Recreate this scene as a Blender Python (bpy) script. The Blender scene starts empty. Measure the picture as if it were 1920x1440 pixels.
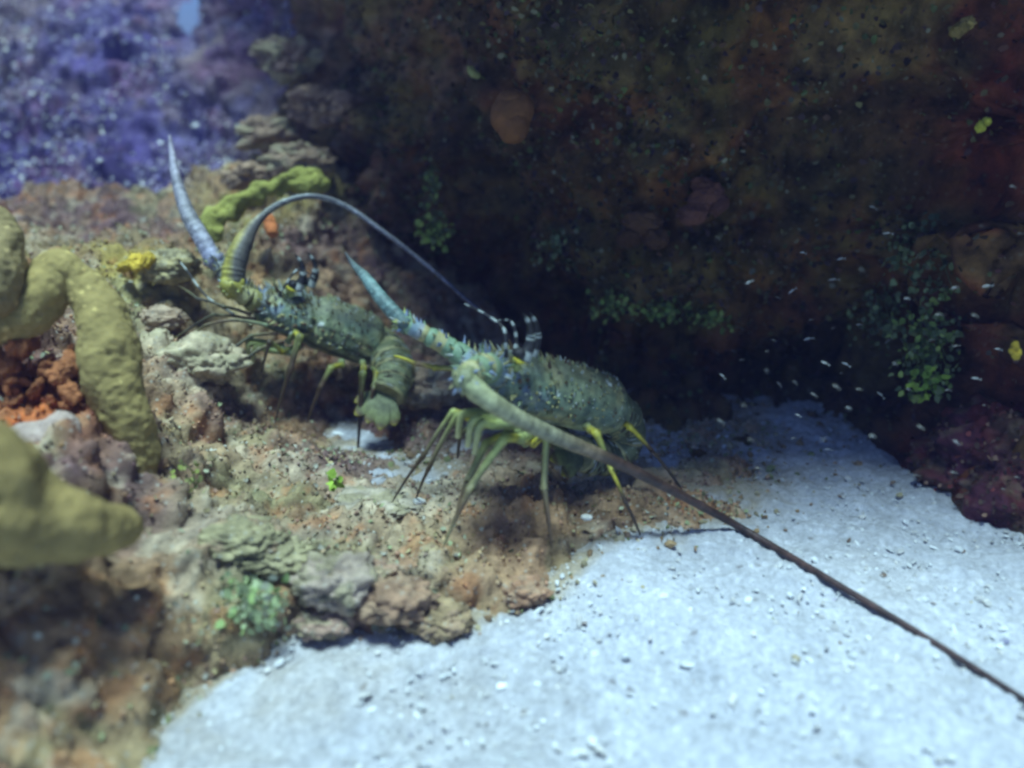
import bpy, math, random
import numpy as np
from mathutils import Vector

S = bpy.context.scene
COL = S.collection
rng = np.random.default_rng(7)
random.seed(7)

# ------------------------------------------------------------------ camera
H, PITCH, FPX = 0.42, math.radians(22), 1500.0
cam = bpy.data.cameras.new('camera'); camo = bpy.data.objects.new('camera', cam)
COL.objects.link(camo); S.camera = camo
camo.location = (0, 0, H); camo.rotation_euler = (math.radians(90) - PITCH, 0, 0)
cam.sensor_width = 36; cam.lens = 36 * FPX / 1920
cam.clip_start = 0.01; cam.clip_end = 200
cam.dof.use_dof = True; cam.dof.focus_distance = 0.78; cam.dof.aperture_fstop = 2.0

# ------------------------------------------------------------------ light
SUN_EL, SUN_AZ = math.radians(83), math.radians(200)      # azimuth: where the sun stands, clockwise from +Y
w = bpy.data.worlds.new('World'); S.world = w; w.use_nodes = True
wn = w.node_tree; bg = wn.nodes['Background']
sky = wn.nodes.new('ShaderNodeTexSky'); sky.sky_type = 'NISHITA'; sky.sun_disc = False
sky.sun_elevation = SUN_EL; sky.sun_rotation = SUN_AZ
tint = wn.nodes.new('ShaderNodeMix'); tint.data_type = 'RGBA'; tint.blend_type = 'MULTIPLY'
tint.inputs[0].default_value = 1; tint.inputs[7].default_value = (0.40, 0.66, 1.0, 1)   # sea water over the sky
wn.links.new(sky.outputs[0], tint.inputs[6]); wn.links.new(tint.outputs[2], bg.inputs[0])
bg.inputs[1].default_value = 0.068
sl = bpy.data.lights.new('sun', 'SUN'); sl.energy = 5.0; sl.angle = math.radians(17)
sl.color = (0.64, 0.92, 1.0)
so = bpy.data.objects.new('sun', sl); COL.objects.link(so)
sd = Vector((math.sin(SUN_AZ) * math.cos(SUN_EL), math.cos(SUN_AZ) * math.cos(SUN_EL), math.sin(SUN_EL)))
so.rotation_euler = sd.to_track_quat('Z', 'Y').to_euler()

S.view_settings.view_transform = 'Standard'; S.view_settings.look = 'None'
S.view_settings.exposure = 0.42; S.view_settings.gamma = 1; S.view_settings.use_curve_mapping = False
S.cycles.use_denoising = True
S.cycles.filter_width = 2.8
S.cycles.max_bounces = 6; S.cycles.volume_bounces = 1
S.cycles.sample_clamp_indirect = 3.0

# ------------------------------------------------------------------ helpers
sp, cp = math.sin(PITCH), math.cos(PITCH)
def P(px, py, d):
    """the point that the photograph shows at (px, py), d metres in front of the camera"""
    x = (px - 960) / FPX * d; u = -(py - 720) / FPX * d
    return np.array([x, d * cp + u * sp, H - d * sp + u * cp])

def _hash(ix, iy, iz, k=0):
    h = (ix.astype(np.int64) * 374761393 + iy.astype(np.int64) * 668265263 + iz.astype(np.int64) * 2147483647 + k * 974634777) & 0xffffffff
    h = ((h ^ (h >> 13)) * 1274126177) & 0xffffffff
    h = ((h ^ (h >> 16)) * 2246822519) & 0xffffffff
    return ((h ^ (h >> 15)) & 0xffffff) / float(0xffffff)

def vnoise(p, k=0):
    i = np.floor(p).astype(np.int64); f = p - i; f = f * f * f * (f * (f * 6 - 15) + 10)
    r = 0
    for dx in (0, 1):
        for dy in (0, 1):
            for dz in (0, 1):
                wgt = (f[:, 0] if dx else 1 - f[:, 0]) * (f[:, 1] if dy else 1 - f[:, 1]) * (f[:, 2] if dz else 1 - f[:, 2])
                r = r + wgt * _hash(i[:, 0] + dx, i[:, 1] + dy, i[:, 2] + dz, k)
    return r * 2 - 1

def fbm(p, oct=4, k=0, gain=.5, mode='n'):
    a, r, s = 1.0, 0, 0
    for o in range(oct):
        n = vnoise(p * (2.03 ** o) + o * 17.3, k + o)
        if mode == 'b': n = np.abs(n) * 2 - 1
        if mode == 'r': n = 1 - np.abs(n) * 2
        r = r + a * n; s += a; a *= gain
    return r / s

def worley(p, k=0):
    i = np.floor(p).astype(np.int64); best = np.full(len(p), 9.0); val = np.zeros(len(p))
    for dx in (-1, 0, 1):
        for dy in (-1, 0, 1):
            for dz in (-1, 0, 1):
                c = i + np.array([dx, dy, dz])
                q = c + np.stack([_hash(c[:, 0], c[:, 1], c[:, 2], k + 31 + a) for a in range(3)], 1)
                d = ((q - p) ** 2).sum(1); m = d < best
                best[m] = d[m]; val[m] = _hash(c[:, 0], c[:, 1], c[:, 2], k + 77)[m]
    return np.sqrt(best), val

def tps(src, val, lam=1e-3):
    """thin plate spline through scattered 2-D control points"""
    src = np.asarray(src, float); val = np.asarray(val, float)
    if val.ndim == 1: val = val[:, None]
    n = len(src)
    def U(r2): return np.where(r2 > 0, r2 * np.log(r2 + 1e-12) * .5, 0)
    K = U(((src[:, None] - src[None]) ** 2).sum(2)) + lam * np.eye(n)
    Pm = np.hstack([np.ones((n, 1)), src])
    A = np.block([[K, Pm], [Pm.T, np.zeros((3, 3))]])
    sol = np.linalg.solve(A, np.vstack([val, np.zeros((3, val.shape[1]))]))
    def f(q):
        out = np.zeros((len(q), val.shape[1]))
        for s in range(0, len(q), 40000):
            qq = q[s:s + 40000]
            out[s:s + 40000] = U(((qq[:, None] - src[None]) ** 2).sum(2)) @ sol[:n] + np.hstack([np.ones((len(qq), 1)), qq]) @ sol[n:]
        return out
    return f

def idw(src, val, q, p=3.0):
    src = np.asarray(src, float); val = np.asarray(val, float); out = np.zeros((len(q), val.shape[1]))
    for s in range(0, len(q), 40000):
        qq = q[s:s + 40000]
        wt = 1 / (((qq[:, None] - src[None]) ** 2).sum(2) + 2e-4) ** (p / 2)
        out[s:s + 40000] = (wt @ val) / wt.sum(1)[:, None]
    return out

def fast_mesh(name, V, F, C=None, smooth=True):
    """V (n,3); F (m,3) or (m,4) index arrays or a list of both; C (n,3) vertex colours"""
    me = bpy.data.meshes.new(name)
    Fs = F if isinstance(F, list) else [F]
    Fs = [np.asarray(f, np.int32) for f in Fs if len(f)]
    me.vertices.add(len(V)); me.vertices.foreach_set('co', np.asarray(V, np.float32).ravel())
    loops = np.concatenate([f.ravel() for f in Fs]); tot = np.concatenate([np.full(len(f), f.shape[1], np.int32) for f in Fs])
    me.loops.add(len(loops)); me.loops.foreach_set('vertex_index', loops)
    me.polygons.add(len(tot)); st = np.concatenate([[0], np.cumsum(tot)[:-1]]).astype(np.int32)
    me.polygons.foreach_set('loop_start', st); me.polygons.foreach_set('loop_total', tot)
    me.polygons.foreach_set('use_smooth', np.full(len(tot), smooth))
    me.update(calc_edges=True); me.validate()
    if C is not None:
        a = me.color_attributes.new('Col', 'FLOAT_COLOR', 'POINT')
        C4 = np.ones((len(V), 4), np.float32); C4[:, :3] = np.clip(C, 0, 1); a.data.foreach_set('color', C4.ravel())
    return me

def link(name, me, mat=None, parent=None, loc=None):
    o = bpy.data.objects.new(name, me); COL.objects.link(o)
    if mat is not None: me.materials.append(mat)
    if parent is not None: o.parent = parent
    if loc is not None: o.location = loc
    return o

def tag(o, label=None, cat=None, group=None, kind=None):
    if label: o['label'] = label
    if cat: o['category'] = cat
    if group: o['group'] = group
    if kind: o['kind'] = kind
    return o

def grid_faces(nu, nv, keep=None):
    i = np.arange(nu - 1)[:, None] * nv + np.arange(nv - 1)[None]
    f = np.stack([i, i + nv, i + nv + 1, i + 1], -1).reshape(-1, 4)
    if keep is not None: f = f[keep[f].all(1)]
    return f

def grid_normals(V, nu, nv):
    G = V.reshape(nu, nv, 3)
    n = np.cross(np.gradient(G, axis=0), np.gradient(G, axis=1)).reshape(-1, 3)
    return n / (np.linalg.norm(n, axis=1)[:, None] + 1e-12)

# ------------------------------------------------------------------ materials
def mat(name, rough=.8, spec=.25, var=.35, vscale=60, bump=.4, bscale=350, flecks=0, fscale=220, fcol=(.6, .6, .5), sss=0, coat=0):
    m = bpy.data.materials.new(name); m.use_nodes = True; nt = m.node_tree; N = nt.nodes; L = nt.links
    b = N['Principled BSDF']; b.inputs['Roughness'].default_value = rough; b.inputs['Specular IOR Level'].default_value = spec
    if coat: b.inputs['Coat Weight'].default_value = coat
    if sss:
        b.inputs['Subsurface Weight'].default_value = sss; b.inputs['Subsurface Radius'].default_value = (.01, .006, .004)
        b.inputs['Subsurface Scale'].default_value = .5
    at = N.new('ShaderNodeAttribute'); at.attribute_name = 'Col'
    geo = N.new('ShaderNodeTexCoord')
    n1 = N.new('ShaderNodeTexNoise'); n1.inputs['Scale'].default_value = vscale; n1.inputs['Detail'].default_value = 6; n1.inputs['Roughness'].default_value = .65
    L.new(geo.outputs['Object'], n1.inputs['Vector'])
    mr = N.new('ShaderNodeMapRange'); mr.inputs[1].default_value = .3; mr.inputs[2].default_value = .7
    mr.inputs[3].default_value = 1 - var; mr.inputs[4].default_value = 1 + var
    L.new(n1.outputs['Fac'], mr.inputs[0])
    mx = N.new('ShaderNodeMix'); mx.data_type = 'RGBA'; mx.blend_type = 'MULTIPLY'; mx.inputs[0].default_value = 1
    cmb = N.new('ShaderNodeCombineColor')
    for k in range(3): L.new(mr.outputs[0], cmb.inputs[k])
    L.new(at.outputs['Color'], mx.inputs[6]); L.new(cmb.outputs[0], mx.inputs[7])
    out = mx.outputs[2]
    if flecks:
        v = N.new('ShaderNodeTexVoronoi'); v.inputs['Scale'].default_value = fscale
        L.new(geo.outputs['Object'], v.inputs['Vector'])
        cr = N.new('ShaderNodeMapRange'); cr.inputs[1].default_value = .18; cr.inputs[2].default_value = .34; cr.inputs[3].default_value = flecks; cr.inputs[4].default_value = 0
        L.new(v.outputs['Distance'], cr.inputs[0])
        sep = N.new('ShaderNodeSeparateColor'); L.new(v.outputs['Color'], sep.inputs[0])
        gt = N.new('ShaderNodeMath'); gt.operation = 'GREATER_THAN'; gt.inputs[1].default_value = .62; L.new(sep.outputs[0], gt.inputs[0])
        mu = N.new('ShaderNodeMath'); mu.operation = 'MULTIPLY'; L.new(cr.outputs[0], mu.inputs[0]); L.new(gt.outputs[0], mu.inputs[1])
        m2 = N.new('ShaderNodeMix'); m2.data_type = 'RGBA'; m2.inputs[7].default_value = (*fcol, 1)
        L.new(mu.outputs[0], m2.inputs[0]); L.new(out, m2.inputs[6]); out = m2.outputs[2]
    L.new(out, b.inputs['Base Color'])
    n2 = N.new('ShaderNodeTexNoise'); n2.inputs['Scale'].default_value = bscale; n2.inputs['Detail'].default_value = 5; n2.inputs['Roughness'].default_value = .7
    L.new(geo.outputs['Object'], n2.inputs['Vector'])
    bp = N.new('ShaderNodeBump'); bp.inputs['Strength'].default_value = bump; bp.inputs['Distance'].default_value = .004
    L.new(n2.outputs['Fac'], bp.inputs['Height']); L.new(bp.outputs[0], b.inputs['Normal'])
    return m

M_rock = mat('reef_rock', var=.45, vscale=70, bump=.7, bscale=260, flecks=.55, fscale=170, fcol=(.42, .40, .33))
M_wall = mat('shaded_reef', var=.85, vscale=28, bump=.8, bscale=160, flecks=.25, fscale=120, fcol=(.2, .19, .12))
M_sand = mat('coral_sand', rough=.9, var=.24, vscale=190, bump=1.0, bscale=300, flecks=.45, fscale=210, fcol=(.62, .64, .64))
M_bits = mat('rubble', var=.15, vscale=200, bump=.2)
M_turf = mat('turf', var=.3, vscale=120, bump=.2)
M_sponge = mat('sponge', rough=.9, var=.22, vscale=55, bump=.45, bscale=500, sss=.1)
M_shell = mat('lobster_shell', rough=.5, spec=.4, var=.38, vscale=170, bump=.35, bscale=600)
M_limb = mat('lobster_limb', rough=.45, spec=.4, var=.25, vscale=240, bump=.25, bscale=700)
M_fish = mat('pale_fish', rough=.4, spec=.5, var=.1, bump=0)

# ------------------------------------------------------------------ surfaces
def lumpy(V, n, amps, k):
    """reef relief along the normal: (scale, amplitude, kind)"""
    d = np.zeros(len(V))
    for j, (sc, a, kind) in enumerate(amps):
        if kind == 'w': d += a * (0.55 - worley(V * sc, k + j * 5)[0])
        else: d += a * fbm(V * sc, 3, k + j * 5, mode=kind)
    return d

def patchcol(V, C, pal, sc, k, amt=.7, thr=.15):
    for j, c in enumerate(pal):
        m = np.clip((fbm(V * sc[j % len(sc)] + 9.1 * j, 3, k + j * 7) - thr) * 6, 0, 1)[:, None] * amt
        C = C * (1 - m) + np.array(c) * m
    return C

TAN = (.34, .29, .17); PALE = (.52, .49, .38); PINK = (.36, .24, .15); ORG = (.50, .15, .04); OLV = (.22, .20, .06)
PUR = (.14, .09, .10); SAGE = (.27, .29, .16); BRN = (.20, .13, .07); YEL = (.42, .36, .08); GRY = (.33, .30, .25); MAUVE = (.27, .19, .17)

# --- sand: one sheet, fine near the camera, coarse to beyond sight
def sand_z(x, y):
    p = np.stack([x, y, np.zeros_like(x)], 1)
    z = .010 * fbm(p * 3.2, 2, 3) + .009 * fbm(p * 9, 2, 5)
    # a low bank in the foreground that drops a little towards the hollow
    return z
def on_sand(px, py, lift):
    lo, hi = .3, 1.5                                       # where the line of sight meets the sand, raised by lift
    for _ in range(40):
        d = (lo + hi) / 2; q = P(px, py, d)
        if q[2] > sand_z(q[:1], q[1:2])[0] + lift: lo = d
        else: hi = d
    return q
def build_sand():
    def axis(a, b, st, lo, hi):
        core = np.arange(a, b, st); out = [b + st]
        s = st
        while out[-1] < hi: s *= 1.35; out.append(min(out[-1] + s, hi))
        inn = [a - st]; s = st
        while inn[-1] > lo: s *= 1.35; inn.append(max(inn[-1] - s, lo))
        return np.concatenate([inn[::-1], core, out])
    xs = axis(-.45, .85, .0026, -12, 12); ys = axis(.34, 1.35, .0030, -12, 12)
    X, Y = np.meshgrid(xs, ys, indexing='ij'); x, y = X.ravel(), Y.ravel()
    z = sand_z(x, y); p = np.stack([x, y, z], 1)
    near = np.clip(1.6 - np.hypot(x, y - .7), 0, 1)
    d1, v1 = worley(p * np.array([150, 150, 150]), 2)
    gr = np.clip(.5 - d1, -.3, .5) * (v1 > .35)
    coarse = np.clip(fbm(p * 9, 3, 44) * 2.2 + .55, .15, 1)
    z += near * (gr * .0060 * coarse + .0030 * fbm(p * 130, 2, 21) + .0030 * fbm(p * 45, 2, 22) + .004 * fbm(p * 20, 2, 23))
    V = np.stack([x, y, z], 1)
    c = np.array([.60, .61, .65]) * (1 + .14 * fbm(p * 22, 3, 8) + .30 * (v1 - .5) * (d1 < .5) + .16 * fbm(p * 80, 2, 9))[:, None]
    g = np.clip((gr - .12) * 5, 0, 1)[:, None] * (v1 > .8)[:, None]
    c = c * (1 - g * .0) + g * .12
    dk = (((v1 < .010) & (d1 < .42)))[:, None]
    c = np.where(dk, c * np.array([.55, .5, .48]), c)
    # brown detritus left in the lee of the rock
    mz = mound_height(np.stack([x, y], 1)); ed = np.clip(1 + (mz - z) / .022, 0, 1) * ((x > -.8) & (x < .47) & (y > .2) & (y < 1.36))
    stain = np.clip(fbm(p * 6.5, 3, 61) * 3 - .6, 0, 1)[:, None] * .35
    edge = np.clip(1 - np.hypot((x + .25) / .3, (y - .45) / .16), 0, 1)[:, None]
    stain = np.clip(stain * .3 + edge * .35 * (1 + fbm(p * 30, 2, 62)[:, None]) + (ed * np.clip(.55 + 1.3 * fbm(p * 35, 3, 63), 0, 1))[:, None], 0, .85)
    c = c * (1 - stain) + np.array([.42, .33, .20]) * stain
    o = link('sand_floor', fast_mesh('sand_floor', V, grid_faces(len(xs), len(ys)), c), M_sand)
    tag(o, 'pale coarse coral sand floor running into the hollow', kind='structure')
    return V

# --- the reef mound that the lobsters stand on
LB = (.34, .22, .12)
MC = [ # px, py, depth, colour
 # outer edge: just under the sand
 (-150,1500,.49,BRN),(210,1500,.485,TAN),(290,1425,.528,TAN),(365,1330,.573,TAN),(450,1272,.601,TAN),(520,1215,.632,TAN),(650,1215,.632,PINK),(800,1215,.632,TAN),
 (900,1190,.645,TAN),(1000,1145,.67,PINK),(1075,1085,.70,PINK),(1130,1040,.729,PINK),(1220,1010,.75,GRY),(1320,975,.785,PINK),(1400,905,.86,PINK),
 (1470,860,.93,PINK),(1300,760,1.06,BRN),(1150,700,1.18,BRN),
 # low ridge under the near lobster
 (1290,930,.805,PINK),(1200,960,.765,BRN),(1080,960,.75,BRN),(1045,1040,.70,PINK),(940,1000,.70,PINK),(1000,920,.765,PINK),(870,1100,.645,PINK),(830,1030,.675,TAN),
 (740,1100,.635,GRY),(640,1090,.630,GRY),(640,1170,.625,MAUVE),(760,1170,.64,SAGE),
 # sand pockets behind that ridge
 (770,935,.79,PALE),(700,960,.76,PALE),(850,890,.85,PALE),(1120,890,.86,PALE),(1250,860,.90,PALE),(1350,810,.97,PALE),
 # left flank
 (560,1010,.675,GRY),(450,1130,.595,SAGE),(520,1060,.635,SAGE),(400,1020,.64,GRY),(450,900,.73,SAGE),(580,930,.74,BRN),(620,865,.87,PUR),(680,830,.94,PUR),  # purple entries paint shade into the crevice under the far lobster
 (350,900,.68,TAN),(300,1120,.585,LB),(300,1240,.56,LB),(180,1200,.53,LB),(60,1130,.50,LB),(80,1300,.48,LB),(0,1400,.47,LB),(-100,1200,.47,LB),
 (200,980,.59,PUR),(60,1030,.515,TAN),(150,1080,.525,BRN),(20,1080,.50,TAN),(280,880,.64,PUR),(150,880,.58,PUR),(330,800,.76,TAN),(430,780,.84,PINK),(540,790,.935,BRN),(640,760,1.01,PUR),(740,800,.985,PUR),  # last purple entries continue the crevice's painted shade
 (380,690,.88,PALE),(300,640,.92,PALE),(240,760,.72,PUR),(100,740,.66,ORG),(0,780,.62,ORG),(20,650,.70,PUR),(150,600,.80,BRN),(-100,600,.75,BRN),(-150,900,.56,BRN),
 (470,680,.96,TAN),(600,660,1.03,BRN),(720,720,1.03,PUR),(800,730,1.00,GRY),(870,790,.98,PUR),(960,850,.90,PUR),
 # crest behind the far lobster
 (270,500,.97,YEL),(350,520,1.00,TAN),(200,560,.90,OLV),(80,560,.86,BRN),(430,470,1.08,TAN),(500,440,1.12,BRN),(560,450,1.13,PUR),(540,520,1.08,TAN),(640,520,1.12,PINK),
 (700,600,1.12,BRN),(820,650,1.12,PUR),(430,410,1.16,OLV),(520,350,1.20,YEL),(600,345,1.22,OLV),(560,300,1.26,TAN),(640,430,1.2,PUR),(700,500,1.2,PUR),(900,700,1.12,PUR),
 (300,440,1.14,PUR),(100,480,1.02,OLV),(-100,480,1.0,BRN),(200,420,1.25,PUR),(0,400,1.2,PUR)]
MP = np.array([P(a, b, c) for a, b, c, _ in MC])
mfun = tps(MP[:, :2], MP[:, 2], 3e-4)
def mound_height(q): return np.clip(mfun(q)[:, 0], -.06, .5)
sandV = build_sand()
def build_mound():
    pts = MP; cols = [c for *_, c in MC]
    xs = np.arange(-.80, .46, .0030); ys = np.arange(.22, 1.36, .0032)
    X, Y = np.meshgrid(xs, ys, indexing='ij'); q = np.stack([X.ravel(), Y.ravel()], 1)
    z = mound_height(q)
    V = np.column_stack([q, z]); n = grid_normals(V, len(xs), len(ys))
    hf = np.clip((z + .012) / .05, 0, 1)
    d = lumpy(V, n, [(9, .024, 'b'), (20, .026, 'w'), (42, .020, 'w'), (85, .012, 'w'), (150, .0065, 'w'), (260, .003, 'n')], 100)
    V = V + n * (d * (.30 + .70 * hf))[:, None]
    C = idw(pts, cols, V)
    C = patchcol(V, C, [(.15,.10,.10), (.26, .27, .15), PALE, PINK, (.20, .14, .08), (.34,.16,.07)], [16, 18, 34, 22, 12, 40], 300, .55, .26)
    cav = lumpy(V, n, [(70, 1, 'w')], 900)[:, None]
    C = C * np.array([1.06, .93, .82]) * (1 + .3 * fbm(V * 130, 2, 77))[:, None]
    o = link('reef_mound', fast_mesh('reef_mound', V, grid_faces(len(xs), len(ys), V[:, 2] > -.05), C), M_rock)
    tag(o, 'lumpy encrusted reef rock rising to the left', kind='structure')
    return V, n, C, z
moundV, moundN, moundC, moundZ = build_mound()

# --- wall surfaces are built as y over (x, z), then displaced along the normal
def wall_surface(name, pts, cols, xr, zr, step, amps, k, pal, material, cap=1.2, keepf=None, pamt=.6, lam=3e-4, ymax=3.0, gain=(1, 1, 1)):
    pts = np.array(pts)
    xs = np.arange(*xr, step); zs = np.arange(*zr, step)
    X, Z = np.meshgrid(xs, zs, indexing='ij'); q = np.stack([X.ravel(), Z.ravel()], 1)
    y = np.clip(tps(pts[:, [0, 2]], pts[:, 1], lam)(q)[:, 0], .2, ymax)
    V = np.stack([q[:, 0], y, q[:, 1]], 1); n = grid_normals(V, len(xs), len(zs))
    n = np.where((n[:, 1] > 0)[:, None], -n, n)
    V = V + n * lumpy(V, n, amps, k)[:, None]
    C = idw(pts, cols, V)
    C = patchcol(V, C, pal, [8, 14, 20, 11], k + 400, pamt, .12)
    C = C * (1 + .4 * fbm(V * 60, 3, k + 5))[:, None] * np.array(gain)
    keep = keepf(V) if keepf is not None else None
    F = grid_faces(len(xs), len(zs), keep)
    # the body of the rock behind the face: a roof and two sides running back
    Vg = V.reshape(len(xs), len(zs), 3); extra = []; faces = [F]
    base = len(V); tot = V; totC = C
    if cap:
        for line in (Vg[:, -1], Vg[0, :], Vg[-1, :]):
            back = line.copy(); back[:, 1] = ymax + cap
            m = len(line); blk = np.concatenate([line, back]); i = np.arange(m - 1) + base
            faces.append(np.stack([i, i + 1, i + 1 + m, i + m], 1)); base += 2 * m
            tot = np.concatenate([tot, blk]); totC = np.concatenate([totC, np.tile(C[:1], (2 * m, 1))])
    o = link(name, fast_mesh(name, tot, np.concatenate(faces), totC), material)
    return o, V, n, C

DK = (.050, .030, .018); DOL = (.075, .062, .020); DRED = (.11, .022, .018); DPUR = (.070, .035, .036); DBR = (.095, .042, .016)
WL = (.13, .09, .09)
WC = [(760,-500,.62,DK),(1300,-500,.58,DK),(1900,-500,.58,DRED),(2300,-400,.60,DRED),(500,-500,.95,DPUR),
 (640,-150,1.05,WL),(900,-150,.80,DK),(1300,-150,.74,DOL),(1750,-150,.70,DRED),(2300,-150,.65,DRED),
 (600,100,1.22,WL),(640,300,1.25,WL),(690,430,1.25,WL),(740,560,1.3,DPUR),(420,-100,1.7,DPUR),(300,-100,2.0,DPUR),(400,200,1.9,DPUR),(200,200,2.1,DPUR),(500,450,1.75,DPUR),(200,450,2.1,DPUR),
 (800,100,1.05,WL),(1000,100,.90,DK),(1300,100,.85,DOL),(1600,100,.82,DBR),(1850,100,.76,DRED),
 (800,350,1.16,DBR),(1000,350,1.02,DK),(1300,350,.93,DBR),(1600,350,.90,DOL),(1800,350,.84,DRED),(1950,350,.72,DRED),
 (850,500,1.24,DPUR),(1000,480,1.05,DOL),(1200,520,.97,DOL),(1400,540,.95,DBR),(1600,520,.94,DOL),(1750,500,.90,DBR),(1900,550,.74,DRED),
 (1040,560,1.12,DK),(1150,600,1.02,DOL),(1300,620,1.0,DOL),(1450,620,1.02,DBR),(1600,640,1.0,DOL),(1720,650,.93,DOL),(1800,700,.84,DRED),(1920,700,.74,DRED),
 (860,640,1.28,DPUR),(1000,650,1.16,DK),(1200,655,1.12,DK),(1400,665,1.12,DK),(1560,690,1.05,DK),(1660,740,.96,DK),  # dark colour on the hollow's back wall, here and below, deepens its shade
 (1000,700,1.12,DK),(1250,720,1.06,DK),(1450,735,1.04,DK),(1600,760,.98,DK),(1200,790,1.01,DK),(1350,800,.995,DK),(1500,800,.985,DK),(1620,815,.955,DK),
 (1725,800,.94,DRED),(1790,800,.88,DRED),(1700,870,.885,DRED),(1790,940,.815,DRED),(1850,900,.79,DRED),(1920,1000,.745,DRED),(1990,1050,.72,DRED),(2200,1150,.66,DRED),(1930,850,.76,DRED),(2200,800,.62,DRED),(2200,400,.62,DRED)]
WTOP = [np.array(q) for q in ((-.05, .78, 1.2), (.22, .54, 1.2), (.7, .44, 1.2), (1.2, .42, 1.2), (-.35, 1.25, 1.2), (-.8, 1.8, 1.2), (.3, .58, .95), (.8, .50, .95))]  # unseen top of the ledge, leaned forward to shade the back sand
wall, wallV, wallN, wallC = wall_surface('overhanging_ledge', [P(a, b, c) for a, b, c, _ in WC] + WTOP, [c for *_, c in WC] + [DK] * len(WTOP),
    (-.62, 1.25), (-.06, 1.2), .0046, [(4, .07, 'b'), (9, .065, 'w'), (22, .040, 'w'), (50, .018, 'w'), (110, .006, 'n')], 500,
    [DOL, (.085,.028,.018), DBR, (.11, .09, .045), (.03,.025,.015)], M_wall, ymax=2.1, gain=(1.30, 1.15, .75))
tag(wall, 'dark overhanging reef ledge crusted with algae above the hollow', kind='structure')

# --- the reef slope beyond, upper left
BL = (.075, .055, .18); BV = (.038, .025, .10); BT = (.21, .15, .15)  # coralline purple, with the water's violet haze put into the colour
BC = [(-200,520,1.35,BV),(0,470,1.38,BV),(200,470,1.36,BL),(350,450,1.36,BV),(480,400,1.36,BT),(620,420,1.45,WL),
 (-200,300,1.5,BL),(0,300,1.5,BL),(150,250,1.52,BV),(300,250,1.5,BL),(450,250,1.42,BT),(600,250,1.4,WL),
 (-200,100,1.6,BT),(0,100,1.6,BT),(150,80,1.62,BL),(280,60,1.65,BL),(400,80,1.55,BT),(520,60,1.42,WL),(640,60,1.3,WL),(700,250,1.4,WL),
 (-200,-100,1.7,BT),(100,-100,1.75,BT),(400,-100,1.6,BT),(600,-100,1.3,BV),(-400,200,1.5,BL),(-400,500,1.3,BL),(0,700,1.3,BV),(400,700,1.35,BV),(700,600,1.5,BV)]
gap = P(342, 22, 1.62)
back, backV, backN, backC = wall_surface('back_reef_slope', [P(a, b, c) for a, b, c, _ in BC], [c for *_, c in BC],
    (-1.75, .02), (0.0, .95), .0054, [(5, .06, 'b'), (12, .045, 'w'), (28, .026, 'w'), (60, .014, 'w'), (120, .005, 'n')], 700,
    [BV, BT, (.13, .11, .22), (.14, .06, .12)], M_rock, cap=0,
    keepf=lambda V: ((V[:, 0] - gap[0]) / .021) ** 2 + ((V[:, 2] - gap[2]) / .046) ** 2 > 1 + .4 * fbm(V * 40, 2, 4), ymax=2.4)
tag(back, 'purple brown reef slope, haze painted into its colour, covered in fine growth at upper left', kind='structure')

# ------------------------------------------------------------------ scattered growth (nobody could count it)
def ico(sub=0):  # noqa
    import bmesh
    bm = bmesh.new(); bmesh.ops.create_icosphere(bm, subdivisions=sub + 1, radius=1)
    v = np.array([x.co[:] for x in bm.verts]); f = np.array([[l.index for l in x.verts] for x in bm.faces]); bm.free()
    return v, f
ICO0 = ico(0); ICO1 = ico(1); ICO2 = ico(2); ICO3 = ico(4)
LEAF = (np.array([[0, 0, 0], [.45, .35, .15], [.5, 1, .30], [0, 1.3, .2], [-.5, .95, .30], [-.4, .3, .15]], float), np.array([[0, 1, 2, 3], [0, 3, 4, 5]]))
def rotmats(n, z=None):
    """random frames; when z is given the third axis follows it"""
    a = rng.normal(size=(n, 3))
    if z is None: z = rng.normal(size=(n, 3))
    z = z / (np.linalg.norm(z, axis=1)[:, None] + 1e-9)
    x = np.cross(a, z); x /= (np.linalg.norm(x, axis=1)[:, None] + 1e-9); y = np.cross(z, x)
    return np.stack([x, y, z], 2)
def scatter(tmpl, pos, R, sc, col, jitter=.25):
    tv, tf = tmpl; n = len(pos)
    if np.ndim(sc) == 1: sc = sc[:, None] * np.ones(3)
    v = tv[None] * sc[:, None, :]
    v = v * (1 + jitter * rng.uniform(-1, 1, (n, len(tv), 1)))
    v = np.einsum('nij,nkj->nki', R, v) + pos[:, None]
    f = tf[None] + (np.arange(n) * len(tv))[:, None, None]
    c = np.repeat(col[:, None], len(tv), 1)
    return v.reshape(-1, 3), f.reshape(-1, tf.shape[1]), c.reshape(-1, 3)
def pick(V, n, mask=None, wt=None):
    idx = np.arange(len(V)) if mask is None else np.nonzero(mask)[0]
    return rng.choice(idx, n, p=None if wt is None else wt[idx] / wt[idx].sum())
def choose(pal, n, spread=.25):
    c = np.array(pal)[rng.integers(0, len(pal), n)]
    return c * (1 + spread * rng.uniform(-1, 1, (n, 1)))

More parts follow.
